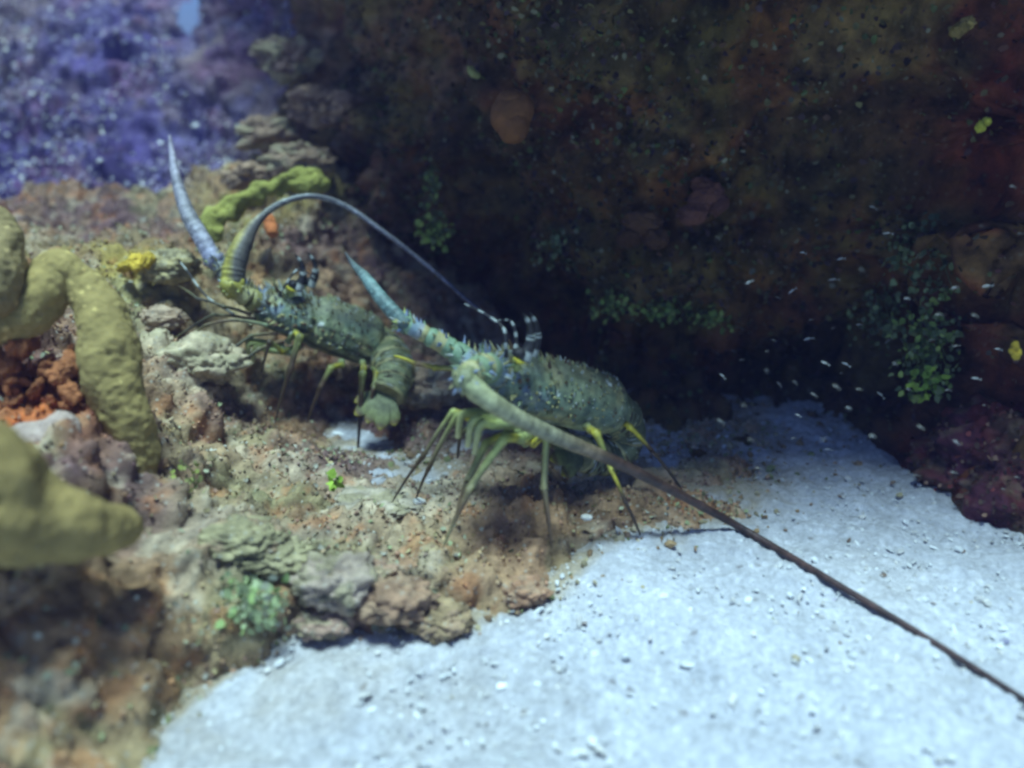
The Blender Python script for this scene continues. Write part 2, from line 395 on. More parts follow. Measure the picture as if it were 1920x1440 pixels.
# crumbs and knobs on the mound
vis = (moundV[:, 2] > sand_z(moundV[:, 0], moundV[:, 1]) - .004)
i = pick(moundV, 7500, vis)
c = moundC[i] * rng.uniform(.7, 1.4, (len(i), 1)) + rng.uniform(-.02, .02, (len(i), 3))
v, f, cc = scatter(ICO0, moundV[i] + moundN[i] * .001, rotmats(len(i)), rng.uniform(.8, 2.6, len(i))[:, None] * .001 * rng.uniform(.6, 1.3, (len(i), 3)), c)
tag(link('encrusting_growth', fast_mesh('encrusting_growth', v, f, cc), M_turf), 'small knobs of coralline crust over the mound', 'encrusting growth', kind='stuff')
i = pick(moundV, 15000, vis, np.clip(fbm(moundV * 9, 3, 71) + .1, .0, 1) ** 1.5 + .02)
c = choose([(.34, .28, .14), (.28, .20, .12), (.36, .37, .24), (.25, .28, .14), (.30, .18, .12), (.40, .38, .30)], len(i))
v, f, cc = scatter(LEAF, moundV[i], rotmats(len(i), moundN[i] + .9 * rng.normal(size=(len(i), 3))), rng.uniform(1.8, 4.6, len(i)) * .001, c)
tag(link('turf_algae', fast_mesh('turf_algae', v, f, cc), M_turf), 'short brown and olive algal turf over the mound', 'algal turf', kind='stuff')

i = pick(moundV, 48000, vis)
c = moundC[i] * rng.uniform(.7, 1.6, (len(i), 1)) + rng.uniform(-.015, .03, (len(i), 1))
v, f, cc = scatter(LEAF, moundV[i] - moundN[i] * .0005, rotmats(len(i), np.cross(moundN[i], rng.normal(size=(len(i), 3)))), rng.uniform(1.2, 3.4, len(i))[:, None] * .001 * np.array([.55, 1, 1]), c)
tag(link('algal_fuzz', fast_mesh('algal_fuzz', v, f, cc), M_turf), 'fine beige fuzz of algae over the mound', 'algal fuzz', kind='stuff')

# frilly growth on the far slope
i = pick(backV, 42000, (backV[:, 2] > .08) & (backV[:, 0] > -1.3) & (((backV[:, 0] - gap[0]) / .028) ** 2 + ((backV[:, 2] - gap[2]) / .056) ** 2 > 1), np.clip(fbm(backV * 7, 3, 15) + .25, .02, 1))
c = choose([(.14, .12, .24), (.09, .07, .20), (.24, .21, .30), (.22, .17, .15), (.06, .04, .12), (.10, .08, .26), (.75, .75, .66), (.62, .62, .52), (.40, .36, .46)], len(i), .4)  # violet leaf tones carry the slope's painted haze
v, f, cc = scatter(LEAF, backV[i], rotmats(len(i), backN[i] + .9 * rng.normal(size=(len(i), 3))), rng.uniform(2, 6.5, len(i)) * .001, c)
tag(link('leafy_growth', fast_mesh('leafy_growth', v, f, cc), M_turf), 'pale leafy flecks of growth over the far slope', 'leafy growth', kind='stuff')

# growth on the ledge
i = pick(wallV, 60000, (wallV[:, 1] < 1.35) & (wallV[:, 2] < .75), np.clip(fbm(wallV * 5, 3, 19) + .35, .22, 1))
c = choose([(.10, .09, .04), (.13, .12, .05), (.13, .07, .04), (.08, .05, .05), (.20, .19, .12), (.10, .13, .04), (.05, .03, .03)], len(i), .6)
rd = np.clip((wallV[i, 0] - .42) * 5 + .8 * fbm(wallV[i] * 6, 2, 3), 0, 1)[:, None]
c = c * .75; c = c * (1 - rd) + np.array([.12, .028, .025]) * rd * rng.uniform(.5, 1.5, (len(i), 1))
v, f, cc = scatter(LEAF, wallV[i], rotmats(len(i), wallN[i] + .8 * rng.normal(size=(len(i), 3)) - np.array([0, 0, .5])), rng.uniform(2, 7, len(i)) * .001, c)
tag(link('ledge_growth', fast_mesh('ledge_growth', v, f, cc), M_turf), 'dark shaggy growth over the overhanging ledge', 'algal turf', kind='stuff')

# brown crumbs fallen from the rock on to the sand beside it
x = rng.uniform(-.5, .45, 60000); y = rng.uniform(.3, .95, 60000); mz = mound_height(np.stack([x, y], 1)) - sand_z(x, y)
ok = (mz < .002) & (rng.uniform(size=len(x)) < .40 * np.exp(np.clip(mz, -1, 0) / .010)); x, y = x[ok], y[ok]; n = len(x); sz = rng.lognormal(math.log(.0014), .5, n).clip(.0005, .005)
c = choose([TAN, PINK, BRN, (.40, .34, .22), (.30, .20, .10), (.22, .24, .10)], n, .3)
v, f, cc = scatter(ICO0, np.stack([x, y, sand_z(x, y) + sz * .3], 1), rotmats(n), sz[:, None] * rng.uniform(.6, 1.4, (n, 3)), c)
tag(link('rock_crumbs', fast_mesh('rock_crumbs', v, f, cc, smooth=False), M_turf), 'brown crumbs of reef rock spilled on the sand edge', 'rubble', kind='stuff')

# broken shell and coral on the sand
n = 15000
x = rng.uniform(-.42, .85, n); y = .30 + rng.power(1.1, n) * .75
cl = fbm(np.stack([x, y, x * 0], 1) * 6, 3, 33); ok = rng.uniform(size=n) < np.clip(.55 + cl * .8, .25, 1); x, y = x[ok], y[ok]; n = len(x)
s = rng.lognormal(math.log(.0013), .45, n).clip(.0006, .0045)
c = choose([(.62, .63, .62), (.58, .59, .58), (.55, .55, .53), (.72, .73, .72), (.48, .47, .45), (.60, .58, .54)], n, .08)
dk = rng.uniform(size=n) < .025; c[dk] = choose([(.20, .14, .10), (.30, .24, .20), (.18, .18, .26)], int(dk.sum()))
v, f, cc = scatter(ICO0, np.stack([x, y, sand_z(x, y) + s * .25], 1), rotmats(n, np.array([0, 0, 1.]) + .35 * rng.normal(size=(n, 3))), s[:, None] * np.stack([rng.uniform(.8, 1.8, n), rng.uniform(.6, 1.2, n), rng.uniform(.3, .7, n)], 1), c)
tag(link('coral_rubble', fast_mesh('coral_rubble', v, f, cc, smooth=False), M_bits), 'broken shell and coral grains strewn on the sand', 'rubble', kind='stuff')

# ------------------------------------------------------------------ shape helpers for bodies
def frames(pts, up=(0, 0, 1)):
    pts = np.asarray(pts, float); t = np.gradient(pts, axis=0); t /= np.linalg.norm(t, axis=1)[:, None] + 1e-12
    up = np.asarray(up, float); s = np.cross(t, up); bad = np.linalg.norm(s, axis=1) < 1e-3
    s[bad] = np.array([1, 0, 0]); s /= np.linalg.norm(s, axis=1)[:, None]
    u = np.cross(s, t); return t, s, u
def spline(ctrl, n):
    """Catmull-Rom through rows (any number of columns)"""
    c = np.asarray(ctrl, float); k = np.concatenate([[0], np.cumsum(np.sqrt(np.linalg.norm(np.diff(c[:, :3], axis=0), axis=1)) + 1e-6)])
    k /= k[-1]; q = np.linspace(0, 1, n); out = np.zeros((n, c.shape[1]))
    m = np.gradient(c, k, axis=0) if len(c) > 2 else np.tile((c[-1] - c[0]), (2, 1))
    j = np.clip(np.searchsorted(k, q, 'right') - 1, 0, len(k) - 2); h = (k[j + 1] - k[j])[:, None]; t = ((q - k[j]) / h[:, 0])[:, None]
    return (2 * t ** 3 - 3 * t ** 2 + 1) * c[j] + (t ** 3 - 2 * t ** 2 + t) * h * m[j] + (-2 * t ** 3 + 3 * t ** 2) * c[j + 1] + (t ** 3 - t ** 2) * h * m[j + 1]
class MB:
    def __init__(s): s.v = []; s.q = []; s.t = []; s.c = []; s.n = 0
    def add(s, V, F, C):
        V = np.asarray(V, float); C = np.asarray(C, float)
        if C.ndim == 1: C = np.tile(C, (len(V), 1))
        F = np.asarray(F) + s.n; (s.q if F.shape[1] == 4 else s.t).append(F); s.v.append(V); s.c.append(C); s.n += len(V)
    def tube(s, pts, rw, rh=None, col=(.5, .5, .5), nseg=10, up=(0, 0, 1), bumpy=0, k=0):
        pts = np.asarray(pts, float); n = len(pts); rw = np.broadcast_to(rw, n); rh = rw if rh is None else np.broadcast_to(rh, n)
        t, sd_, u = frames(pts, up); a = np.linspace(0, 2 * math.pi, nseg, endpoint=False)
        V = pts[:, None] + sd_[:, None] * (np.cos(a)[None, :, None] * rw[:, None, None]) + u[:, None] * (np.sin(a)[None, :, None] * rh[:, None, None])
        if bumpy:
            dlt = bumpy * fbm(V.reshape(-1, 3) / max(rw.max(), 1e-4) * .9 + k, 3, k).reshape(n, nseg, 1)
            V = V + (V - pts[:, None]) * dlt
        col = np.asarray(col, float); C = np.repeat(np.broadcast_to(col, (n, 3))[:, None], nseg, 1).reshape(-1, 3)
        V = V.reshape(-1, 3); i = np.arange(n - 1)[:, None] * nseg + np.arange(nseg)[None]; j = np.arange(n - 1)[:, None] * nseg + (np.arange(nseg)[None] + 1) % nseg
        F = np.stack([i, j, j + nseg, i + nseg], -1).reshape(-1, 4)
        s.add(V, F, C)
        m = len(V)
        for ring, cen in ((0, pts[0]), (n - 1, pts[-1])):
            b = ring * nseg; a_ = np.arange(nseg)
            idx = np.stack([np.full(nseg, 0), a_ + 1, (a_ + 1) % nseg + 1], 1)
            if ring == 0: idx = idx[:, ::-1]
            s.add(np.vstack([[cen], V[b:b + nseg]]), idx, np.vstack([[C[b]], C[b:b + nseg]]))
    def cone(s, base, tip, r, col, nseg=6, bend=None):
        base = np.asarray(base, float); tip = np.asarray(tip, float); mid = (base + tip) / 2 + (0 if bend is None else bend)
        p = spline(np.array([base, mid, tip]), 5); s.tube(p, r * np.array([1, .82, .58, .32, .04]), col=col, nseg=nseg)
    def ball(s, c, r, col, R=None, tm=ICO1, bumpy=0, k=0):
        v = tm[0] * np.asarray(r, float)
        if bumpy: v = v * (1 + bumpy * fbm(tm[0] * 2.2 + k, 3, k))[:, None]
        if R is not None: v = v @ np.asarray(R).T
        s.add(v + np.asarray(c), tm[1], col)
    def build(s, name, m, parent=None, off=(0, 0, 0), smooth=True):
        V = np.concatenate(s.v) - np.asarray(off, float)
        F = ([np.concatenate(s.q)] if s.q else []) + ([np.concatenate(s.t)] if s.t else [])
        me = fast_mesh(name, V, F, np.concatenate(s.c), smooth)
        o = link(name, me, m, parent)
        if parent is None: o.location = off
        return o
def lerp(stops, t):
    """piecewise colour or value along t"""
    k = np.array([a for a, _ in stops]); v = np.array([b for _, b in stops], float)
    if v.ndim == 1: return np.interp(t, k, v)
    return np.stack([np.interp(t, k, v[:, j]) for j in range(v.shape[1])], 1)
def empty(name, loc, label, cat, group=None):
    o = bpy.data.objects.new(name, None); COL.objects.link(o); o.location = loc; o.empty_display_size = .02
    return tag(o, label, cat, group)

# ------------------------------------------------------------------ spiny lobsters
TEAL = np.array([.215, .255, .145]); DTEAL = np.array([.07, .12, .10]); LTAN = np.array([.40, .37, .17]); LIME = np.array([.36, .40, .12])
LYEL = np.array([.58, .50, .05]); BLUE = np.array([.20, .25, .36]); BRWN = np.array([.09, .055, .03]); BLK = np.array([.02, .018, .018]); WHT = np.array([.70, .75, .68])

def carapace(mb, fr, rear, W, Hh, tone, k, stripes, marks=()):
    """shell from rear to fr, half width W, half height Hh"""
    ax = fr - rear; L = np.linalg.norm(ax); ax = ax / L
    side = np.cross(ax, [0, 0, 1]); side /= np.linalg.norm(side); up = np.cross(side, ax)
    nt, na = 90, 64
    t = np.linspace(0, 1, nt); a = np.linspace(0, 2 * math.pi, na, endpoint=False)
    wr = lerp([(0, .80), (.04, .92), (.25, 1.0), (.50, .98), (.56, .90), (.62, .93), (.85, .74), (.96, .55), (1, .30)], t)
    hr = lerp([(0, .82), (.04, .94), (.25, 1.0), (.50, .98), (.56, .86), (.62, .92), (.85, .80), (.96, .58), (1, .30)], t)
    T, A = np.meshgrid(t, a, indexing='ij')
    ca, sa = np.cos(A), np.sin(A)
    low = np.where(sa < 0, .74, 1.0)                       # flatter below
    X = ca * wr[:, None] * W * (1 - .10 * np.clip(sa, 0, 1)); Z = sa * hr[:, None] * Hh * low
    V = rear + T[..., None] * ax * L + X[..., None] * side + Z[..., None] * up
    V = V.reshape(-1, 3); n = (X[..., None] * side + Z[..., None] * up).reshape(-1, 3); n /= np.linalg.norm(n, axis=1)[:, None] + 1e-9
    loc = np.stack([T.ravel() * L, X.ravel(), Z.ravel()], 1)
    d1, v1 = worley(loc * 170, k)
    d = .0011 * (.5 - d1) * np.clip(T.ravel() * 2 - .2, .25, 1.5) * 1.6 + .0016 * fbm(loc * 60, 3, k + 3)
    gro = np.exp(-((T.ravel() - .56 - .10 * np.clip(sa.ravel(), -1, 1) ** 2) / .022) ** 2); d -= .0035 * gro
    V = V + n * d[:, None]
    C = np.tile(tone, (len(V), 1)).astype(float)
    m = np.clip(fbm(loc * 48, 3, k + 9) * 3, 0, 1)[:, None]; C = C * (1 - .7 * m) + LTAN * 1.0 * .7 * m
    m = np.clip(fbm(loc * 38 + 5, 3, k + 19) * 3 - .1, 0, 1)[:, None]; C = C * (1 - .7 * m) + DTEAL * .7 * m
    top = np.clip((sa.ravel() - .35) * 2.5, 0, 1)[:, None]; C = C * (1 - .55 * top) + np.array([.07, .055, .04]) * .55 * top
    C = C * (1 + .55 * fbm(loc * 110, 3, k + 41) + .35 * fbm(loc * 260, 2, k + 43))[:, None]
    sp_ = ((d1 < .25) & (v1 > .72))[:, None]; C = np.where(sp_, BLK * 2, C); sp_ = ((d1 < .26) & (v1 < .12))[:, None]; C = np.where(sp_, WHT * .6, C)
    hd = np.clip((T.ravel() - .60) * 5, 0, 1)[:, None] * np.clip(fbm(loc * 75, 3, k + 29) * 3, 0, 1)[:, None]; C = C * (1 - hd * .7) + BLUE * .9 * hd * .7
    if stripes:
        for zc, sl_ in ((.18, .25), (-.18, .3), (-.50, .3)):
            ln = np.exp(-((Z.ravel() / Hh - zc - sl_ * (T.ravel() - .4)) / .07) ** 2) * (T.ravel() < .7) * (X.ravel() < 0.3 * W * 9)
            C = C * (1 - .8 * ln[:, None])
    for (tt, aa) in ():
        dd = ((T.ravel() - tt) * L) ** 2 + (((A.ravel() - math.radians(aa)) * W)) ** 2
        C = np.where((dd < .0026 ** 2)[:, None], WHT, C)
    for mk in marks:                                       # small white spots on the shell
        dd = np.linalg.norm(V - mk, axis=1); q = V[dd.argmin()]
        C = np.where((np.linalg.norm(V - q, axis=1) < .0030)[:, None], WHT, C)
    i = np.arange(nt - 1)[:, None] * na + np.arange(na)[None]; j = np.arange(nt - 1)[:, None] * na + (np.arange(na)[None] + 1) % na
    mb.add(V, np.stack([i, j, j + na, i + na], -1).reshape(-1, 4), C)
    for r_ in (0, nt - 1):
        ring = V[r_ * na:(r_ + 1) * na]; a_ = np.arange(na)
        mb.add(np.vstack([[ring.mean(0)], ring]), np.stack([np.zeros(na, int), a_ + 1, (a_ + 1) % na + 1], 1), C[r_ * na])
    # forward-pointing spines, larger towards the head
    G = V.reshape(nt, na, 3); Nn = n.reshape(nt, na, 3); r = random.Random(k)
    for _ in range(330):
        tt = r.uniform(.05, .98); aa = r.uniform(-10, 190) if r.random() < .8 else r.uniform(170, 215)
        it, ia = int(tt * (nt - 1)), int((aa % 360) / 360 * na) % na
        s_ = (.0028 + .0085 * max(0, tt - .40)) * r.uniform(.5, 1.5); b = G[it, ia]
        colr = [TEAL * 1.3, LTAN, LTAN * .8, BRWN * 1.5, WHT * .55][r.randrange(5)]
        mb.cone(b - Nn[it, ia] * .001, b + Nn[it, ia] * s_ + ax * s_ * .9, .0011 + s_ * .16, colr, 5)
    return ax, side, up, L

def antenna(root, base_pts, base_r, flag_ctrl, flag_stops, tone, off, k, upv=(0, 0, 1), twotone=None):
    """spiny segmented base (peduncle) then a long ringed whip (flagellum)"""
    an = None
    nb = len(base_pts) - 1
    for j in range(nb):
        a, b = np.array(base_pts[j]), np.array(base_pts[j + 1]); m = MB(); n = 14; t = np.linspace(0, 1, n)
        r = (base_r[j] * (1 - t) + base_r[j + 1] * t) * (1 - .16 * np.sin(math.pi * t)) * lerp([(0, .8), (.1, 1), (.85, 1.06), (1, .8)], t)
        p = a + (b - a) * t[:, None]
        c = tone * .9 + 0 * p; c = np.where((fbm(p * 90, 2, k + j) > .1)[:, None], LTAN * .9, c)
        if j % 2 == 0: c[3:8] = c[3:8] * .35 + BLUE * .65
        m.tube(p, r, col=c, nseg=14, bumpy=.10, k=k + j)
        tt, ss, uu = frames(p, upv); rr = random.Random(k * 7 + j)
        for _ in range(16):
            q = rr.randrange(2, n - 1); an_ = rr.uniform(-.3, math.pi + .3); dr = ss[q] * math.cos(an_) + uu[q] * math.sin(an_)
            ln = rr.uniform(.35, .8) * r[q]; m.cone(p[q] + dr * r[q] * .85, p[q] + dr * (r[q] + ln) + tt[q] * ln * .8, .0016, [WHT * .6, LTAN, tone, BLUE][rr.randrange(4)], 5)
        if an is None:
            an = m.build('antenna', M_limb, root, off)
        else: m.build('antenna_joint', M_limb, an, off)
    m = MB(); ns = 420; tt0 = np.array(flag_ctrl[1][0]) - np.array(flag_ctrl[0][0]); tt0 = tt0 / np.linalg.norm(tt0)
    pr = spline(np.array([list(p) + [r] for p, r in flag_ctrl]), ns); t = np.linspace(0, 1, ns)
    s_ = np.concatenate([[0], np.cumsum(np.linalg.norm(np.diff(pr[:, :3], axis=0), axis=1))])
    ring = 1 + .03 * vnoise(np.stack([s_ * 420, s_ * 0, s_ * 0], 1), k + 3)
    c = lerp(flag_stops, t) * (1 + .22 * vnoise(np.stack([s_ * 500, s_ * 0, s_ * 0], 1), k + 1))[:, None] * (1 + .35 * vnoise(np.stack([s_ * 60, s_ * 0, s_ * 0], 1), k))[:, None]
    m.tube(pr[:, :3], np.clip(pr[:, 3], .0004, 1) * ring, col=c, nseg=14)
    cv = m.c[0].reshape(ns, 14, 3); cv *= (1 + .45 * vnoise(m.v[0] * 240, k + 7)).reshape(ns, 14, 1); m.c[0] = cv.reshape(-1, 3)
    m.ball(pr[0, :3], np.full(3, pr[0, 3] * 1.12), c[6] * .8, tm=ICO2, bumpy=.35, k=k)
    rj = np.random.default_rng(k)
    for _ in range(26):
        dv = rj.normal(size=3); dv /= np.linalg.norm(dv); q0 = pr[0, :3] + dv * pr[0, 3]
        m.cone(q0, q0 + dv * rj.uniform(.003, .007) + tt0 * .002, .0017, [LTAN, BLUE, WHT * .6, LIME][rj.integers(4)], 5)
    if twotone is not None:
        ctr = np.repeat(pr[:, :3], 14, 0); dx_ = (m.v[0] - ctr)[:, 0] / (np.repeat(pr[:, 3], 14) + 1e-6); wgt = np.clip(dx_ * 3 + .3, 0, 1)[:, None] * .9
        m.c[0] = m.c[0] * (1 - wgt) + np.array(twotone) * wgt
    rr = random.Random(k)
    tt, ss, uu = frames(pr[:, :3], upv)
    for q in range(4, int(ns * .35), 2):
        for sg in (1, -1):
            dr = ss[q] * sg * .8 + uu[q] * rr.uniform(-.2, .9); dr /= np.linalg.norm(dr); R_ = pr[q, 3]
            if R_ < .0045: break
        m.cone(pr[q, :3] + dr * R_ * .9, pr[q, :3] + dr * (R_ + .0010) + tt[q] * .0015, .0006, c[q] * 1.2, 4)
    m.build('flagellum', M_limb, an, off)
    return an

def leg(root, ctrl, radii, stops, off, k, name='leg', joints=(1,)):
    m = MB(); n = 46
    segs = len(ctrl) - 1; pts = []; rad = []; radii = [q * .80 for q in radii]
    for j in range(segs):
        a, b = np.array(ctrl[j]), np.array(ctrl[j + 1]); nn = n // segs
        t = np.linspace(0, 1, nn); r = radii[j] * (1 - t) + radii[j + 1] * t
        r = r * (1 + .34 * np.exp(-((t - .02) / .07) ** 2) + .40 * np.exp(-((t - .97) / .06) ** 2) * (j < segs - 1))
        sag = np.sin(math.pi * t)[:, None] * np.array([0, 0, 1]) * .03 * np.linalg.norm(b - a)
        pts.append(a + (b - a) * t[:, None] + sag); rad.append(r)
    p = np.concatenate(pts); r = np.concatenate(rad); t = np.linspace(0, 1, len(p))
    r[-1] = .0003
    p = p + np.arange(len(p))[:, None] * 1e-7
    c = lerp(stops, t); c = c * (1 + .35 * fbm(p * 150, 2, k))[:, None]
    m.tube(p, r, col=c, nseg=10, bumpy=.10, k=k)
    cv = m.c[0].reshape(len(p), 10, 3); a_ = np.linspace(0, 2 * math.pi, 10, endpoint=False)
    st = np.clip(np.sin(a_ * 2 + k) * 1.4, 0, 1)[None, :, None] * np.clip((t - .15) * 6, 0, 1)[:, None, None] * .75
    m.c[0] = (cv * (1 - st) + np.array([.05, .04, .02]) * st).reshape(-1, 3)
    rr = random.Random(k)
    for q in range(6, len(p) - 8, 3):
        dv = np.array([rr.uniform(-1, 1), -rr.random(), rr.uniform(-1, 1)]); dv /= np.linalg.norm(dv)
        m.cone(p[q] + dv * r[q] * .8, p[q] + dv * (r[q] + .0014) + (p[q + 1] - p[q]) * .4, .0006, c[q] * 1.25, 4)
    return m.build(name, M_limb, root, off)

YG = [(0, TEAL), (.25, LTAN), (.34, LYEL), (.42, LYEL * .9), (.5, LIME), (.62, LTAN * .7), (.74, BRWN), (1, BRWN * .7)]
YG2 = [(0, TEAL), (.3, LIME * .8), (.36, LYEL), (.55, LIME), (.72, LTAN * .55), (.85, BRWN * 1.3), (1, LTAN * .6)]
DKL = [(0, DTEAL), (.3, DTEAL), (.4, LIME * .5), (.6, BRWN), (1, BLK * 1.5)]

def tail(root, path, W, Hh, tone, off, k, fan_dirs=None, fan_len=.05, flip=1):
    """curled abdomen: six overlapping rings and a five-plate fan"""
    pr = spline(np.array(path), 61); t, s_, u = frames(pr[:, :3] if pr.shape[1] > 3 else pr, (0.15, -.6, 1))
    pp = pr[:, :3]
    ab = None
    for j in range(6):
        a, b = int(j * 50 / 6), int((j + 1) * 50 / 6) + 3; m = MB(); seg = pp[a:b]; n = len(seg); q = np.linspace(0, 1, n)
        f = 1 - .30 * (a + q * (b - a)) / 60; r = W * f * lerp([(0, .93), (.5, 1.0), (.85, 1.06), (1, .98)], q); h = Hh * f * lerp([(0, .93), (.5, 1), (.85, 1.06), (1, .98)], q)
        c = np.tile(tone * .75, (n, 1)); c[-2:] = LTAN * .9; c[:2] = DTEAL * .8; c = c * (1 + .3 * vnoise(seg * 200, k))[:, None]
        m.tube(seg, r, h, col=c, nseg=26, up=(0.15, -.6, 1), bumpy=.05, k=k + j)
        for sg in (1, -1):
            for e in (0, 1):
                q0 = seg[n // 2 + e] + s_[a + n // 2] * sg * r[n // 2] * .95
                m.cone(q0, q0 - u[a] * .010 + t[a] * .003 * e, .0024, LTAN * .8, 5)
        cv = m.c[0].reshape(n, 26, 3); cv *= (1 + .7 * fbm(m.v[0] * 130, 3, k + j)).reshape(n, 26, 1).clip(.25, 2); m.c[0] = cv.reshape(-1, 3)
        for _ in range(26):
            an_ = random.uniform(0, 2 * math.pi); qq = random.randrange(1, n - 1); pt = []
            for e in np.linspace(-.22, .22, 5):
                pt.append(seg[qq] + s_[a + qq] * math.cos(an_ + e) * r[qq] * 1.01 + u[a + qq] * math.sin(an_ + e) * h[qq] * 1.01)
            m.tube(np.array(pt), .0007 * np.array([.3, 1, 1.2, 1, .3]), col=[LTAN, WHT * .6, BRWN * .6, BRWN * .5][random.randrange(4)], nseg=5)
        for _ in range(14):
            an_ = random.uniform(.1, math.pi - .1); qq = random.randrange(1, n - 1)
            cc = seg[qq] + s_[a + qq] * math.cos(an_) * r[qq] + u[a + qq] * math.sin(an_) * h[qq]
            m.ball(cc, (.0009, .0009, .0005), WHT * .65 if random.random() < .4 else LTAN, tm=ICO0)
        o = m.build('abdomen_ring', M_shell, root, off)
    e = pp[50]; T = pp[60] - pp[50]; T /= np.linalg.norm(T); Sd = s_[55]; U_ = u[55]
    for j, ang in enumerate((-44, -22, 0, 22, 44)):
        a_ = math.radians(ang); d = T * math.cos(a_) + Sd * math.sin(a_); sd2 = np.cross(d, U_); m = MB()
        L_ = fan_len * (1 if ang == 0 else 1.06 if abs(ang) < 30 else .92); q = np.linspace(0, 1, 12); p = e + d * (q * L_)[:, None] - U_ * (q ** 2 * .008)[:, None]
        wd = W * .31 * lerp([(0, .40), (.3, .8), (.75, 1.05), (.9, .85), (1, .15)], q)
        c = lerp([(0, tone * .8), (.5, tone * .7), (.8, LIME * .45), (.9, BRWN), (1, LYEL * .5)], q) * (1 + .3 * vnoise(p * 260, k))[:, None]
        m.tube(p, wd, .0012 + 0 * wd, col=c, nseg=12, up=U_)
        m.build('telson' if ang == 0 else 'tail_fan_blade', M_shell, root, off)

def eye_and_horn(root, eye, ax, side, up, sg, off, s=1.0):
    m = MB(); m.tube(spline(np.array([eye - up * .010 * s + ax * -.004, eye - up * .004 * s, eye]), 8), .0030 * s, col=LIME, nseg=9); st = m.build('eye_stalk', M_limb, root, off)
    m = MB(); m.ball(eye + up * .002 * s, np.array([.0050, .0050, .0046]) * s, BLK, tm=ICO1); m.build('eye', M_shell, st, off)
    m = MB(); a = np.linspace(-1.15, 1.15, 14); rr = .0062 * s
    cp_ = eye - up * .0002 + np.outer(np.sin(a), ax) * rr - np.outer(np.cos(a), up) * rr * .55 + side * sg * .0030 * s
    m.tube(cp_, .0016 * s * np.cos(a * .95), col=LYEL * 1.15, nseg=7); m.build('eye_rim', M_limb, st, off)
    b = eye + up * .003 * s - ax * .006 * s; m = MB(); n = 22; q = np.linspace(0, 1, n)
    p = spline(np.array([b - up * .006, b + up * .010 * s, b + up * .021 * s + ax * .006 * s, b + up * .028 * s + ax * .016 * s]), n)
    band = (np.sin(q * 17) > .55)[:, None]; c = np.where(band, WHT * .55, BLK); m.tube(p, .0052 * s * (1 - q) ** .8 + .0004, col=c, nseg=10, bumpy=.12, k=3)
    m.build('horn', M_shell, root, off)

def antennule(root, pts, off, k, r0=.0017):
    m = MB(); n = 70; p = spline(np.array(pts), n); q = np.linspace(0, 1, n); band = (np.sin(q * 34) > .25)[:, None]
    m.tube(p, r0 * (1 - q * .75), col=np.where(band, WHT * .6, BLK * 1.5), nseg=7); m.build('antennule', M_limb, root, off)

def mouthparts(root, c, ax, side, up, off, k, s=1):
    for j, (dx, dy, dz, ln) in enumerate(((.004, .010, -.004, .030), (-.002, .014, -.006, .034), (.004, -.006, -.004, .028))):
        a = c + ax * dx - side * dy; m = MB(); n = 24; q = np.linspace(0, 1, n)
        p = spline(np.array([a - ax * .026, a + up * dz, a + ax * .014 - up * .008, a + ax * .010 - up * ln * s]), n)
        m.tube(p, .0038 * s * (1 - .55 * q), .0055 * s * (1 - .5 * q), col=lerp([(0, TEAL), (.5, LIME), (1, LTAN)], q), nseg=9, bumpy=.18, k=k + j)
        m.build('mouthpart', M_limb, root, off)

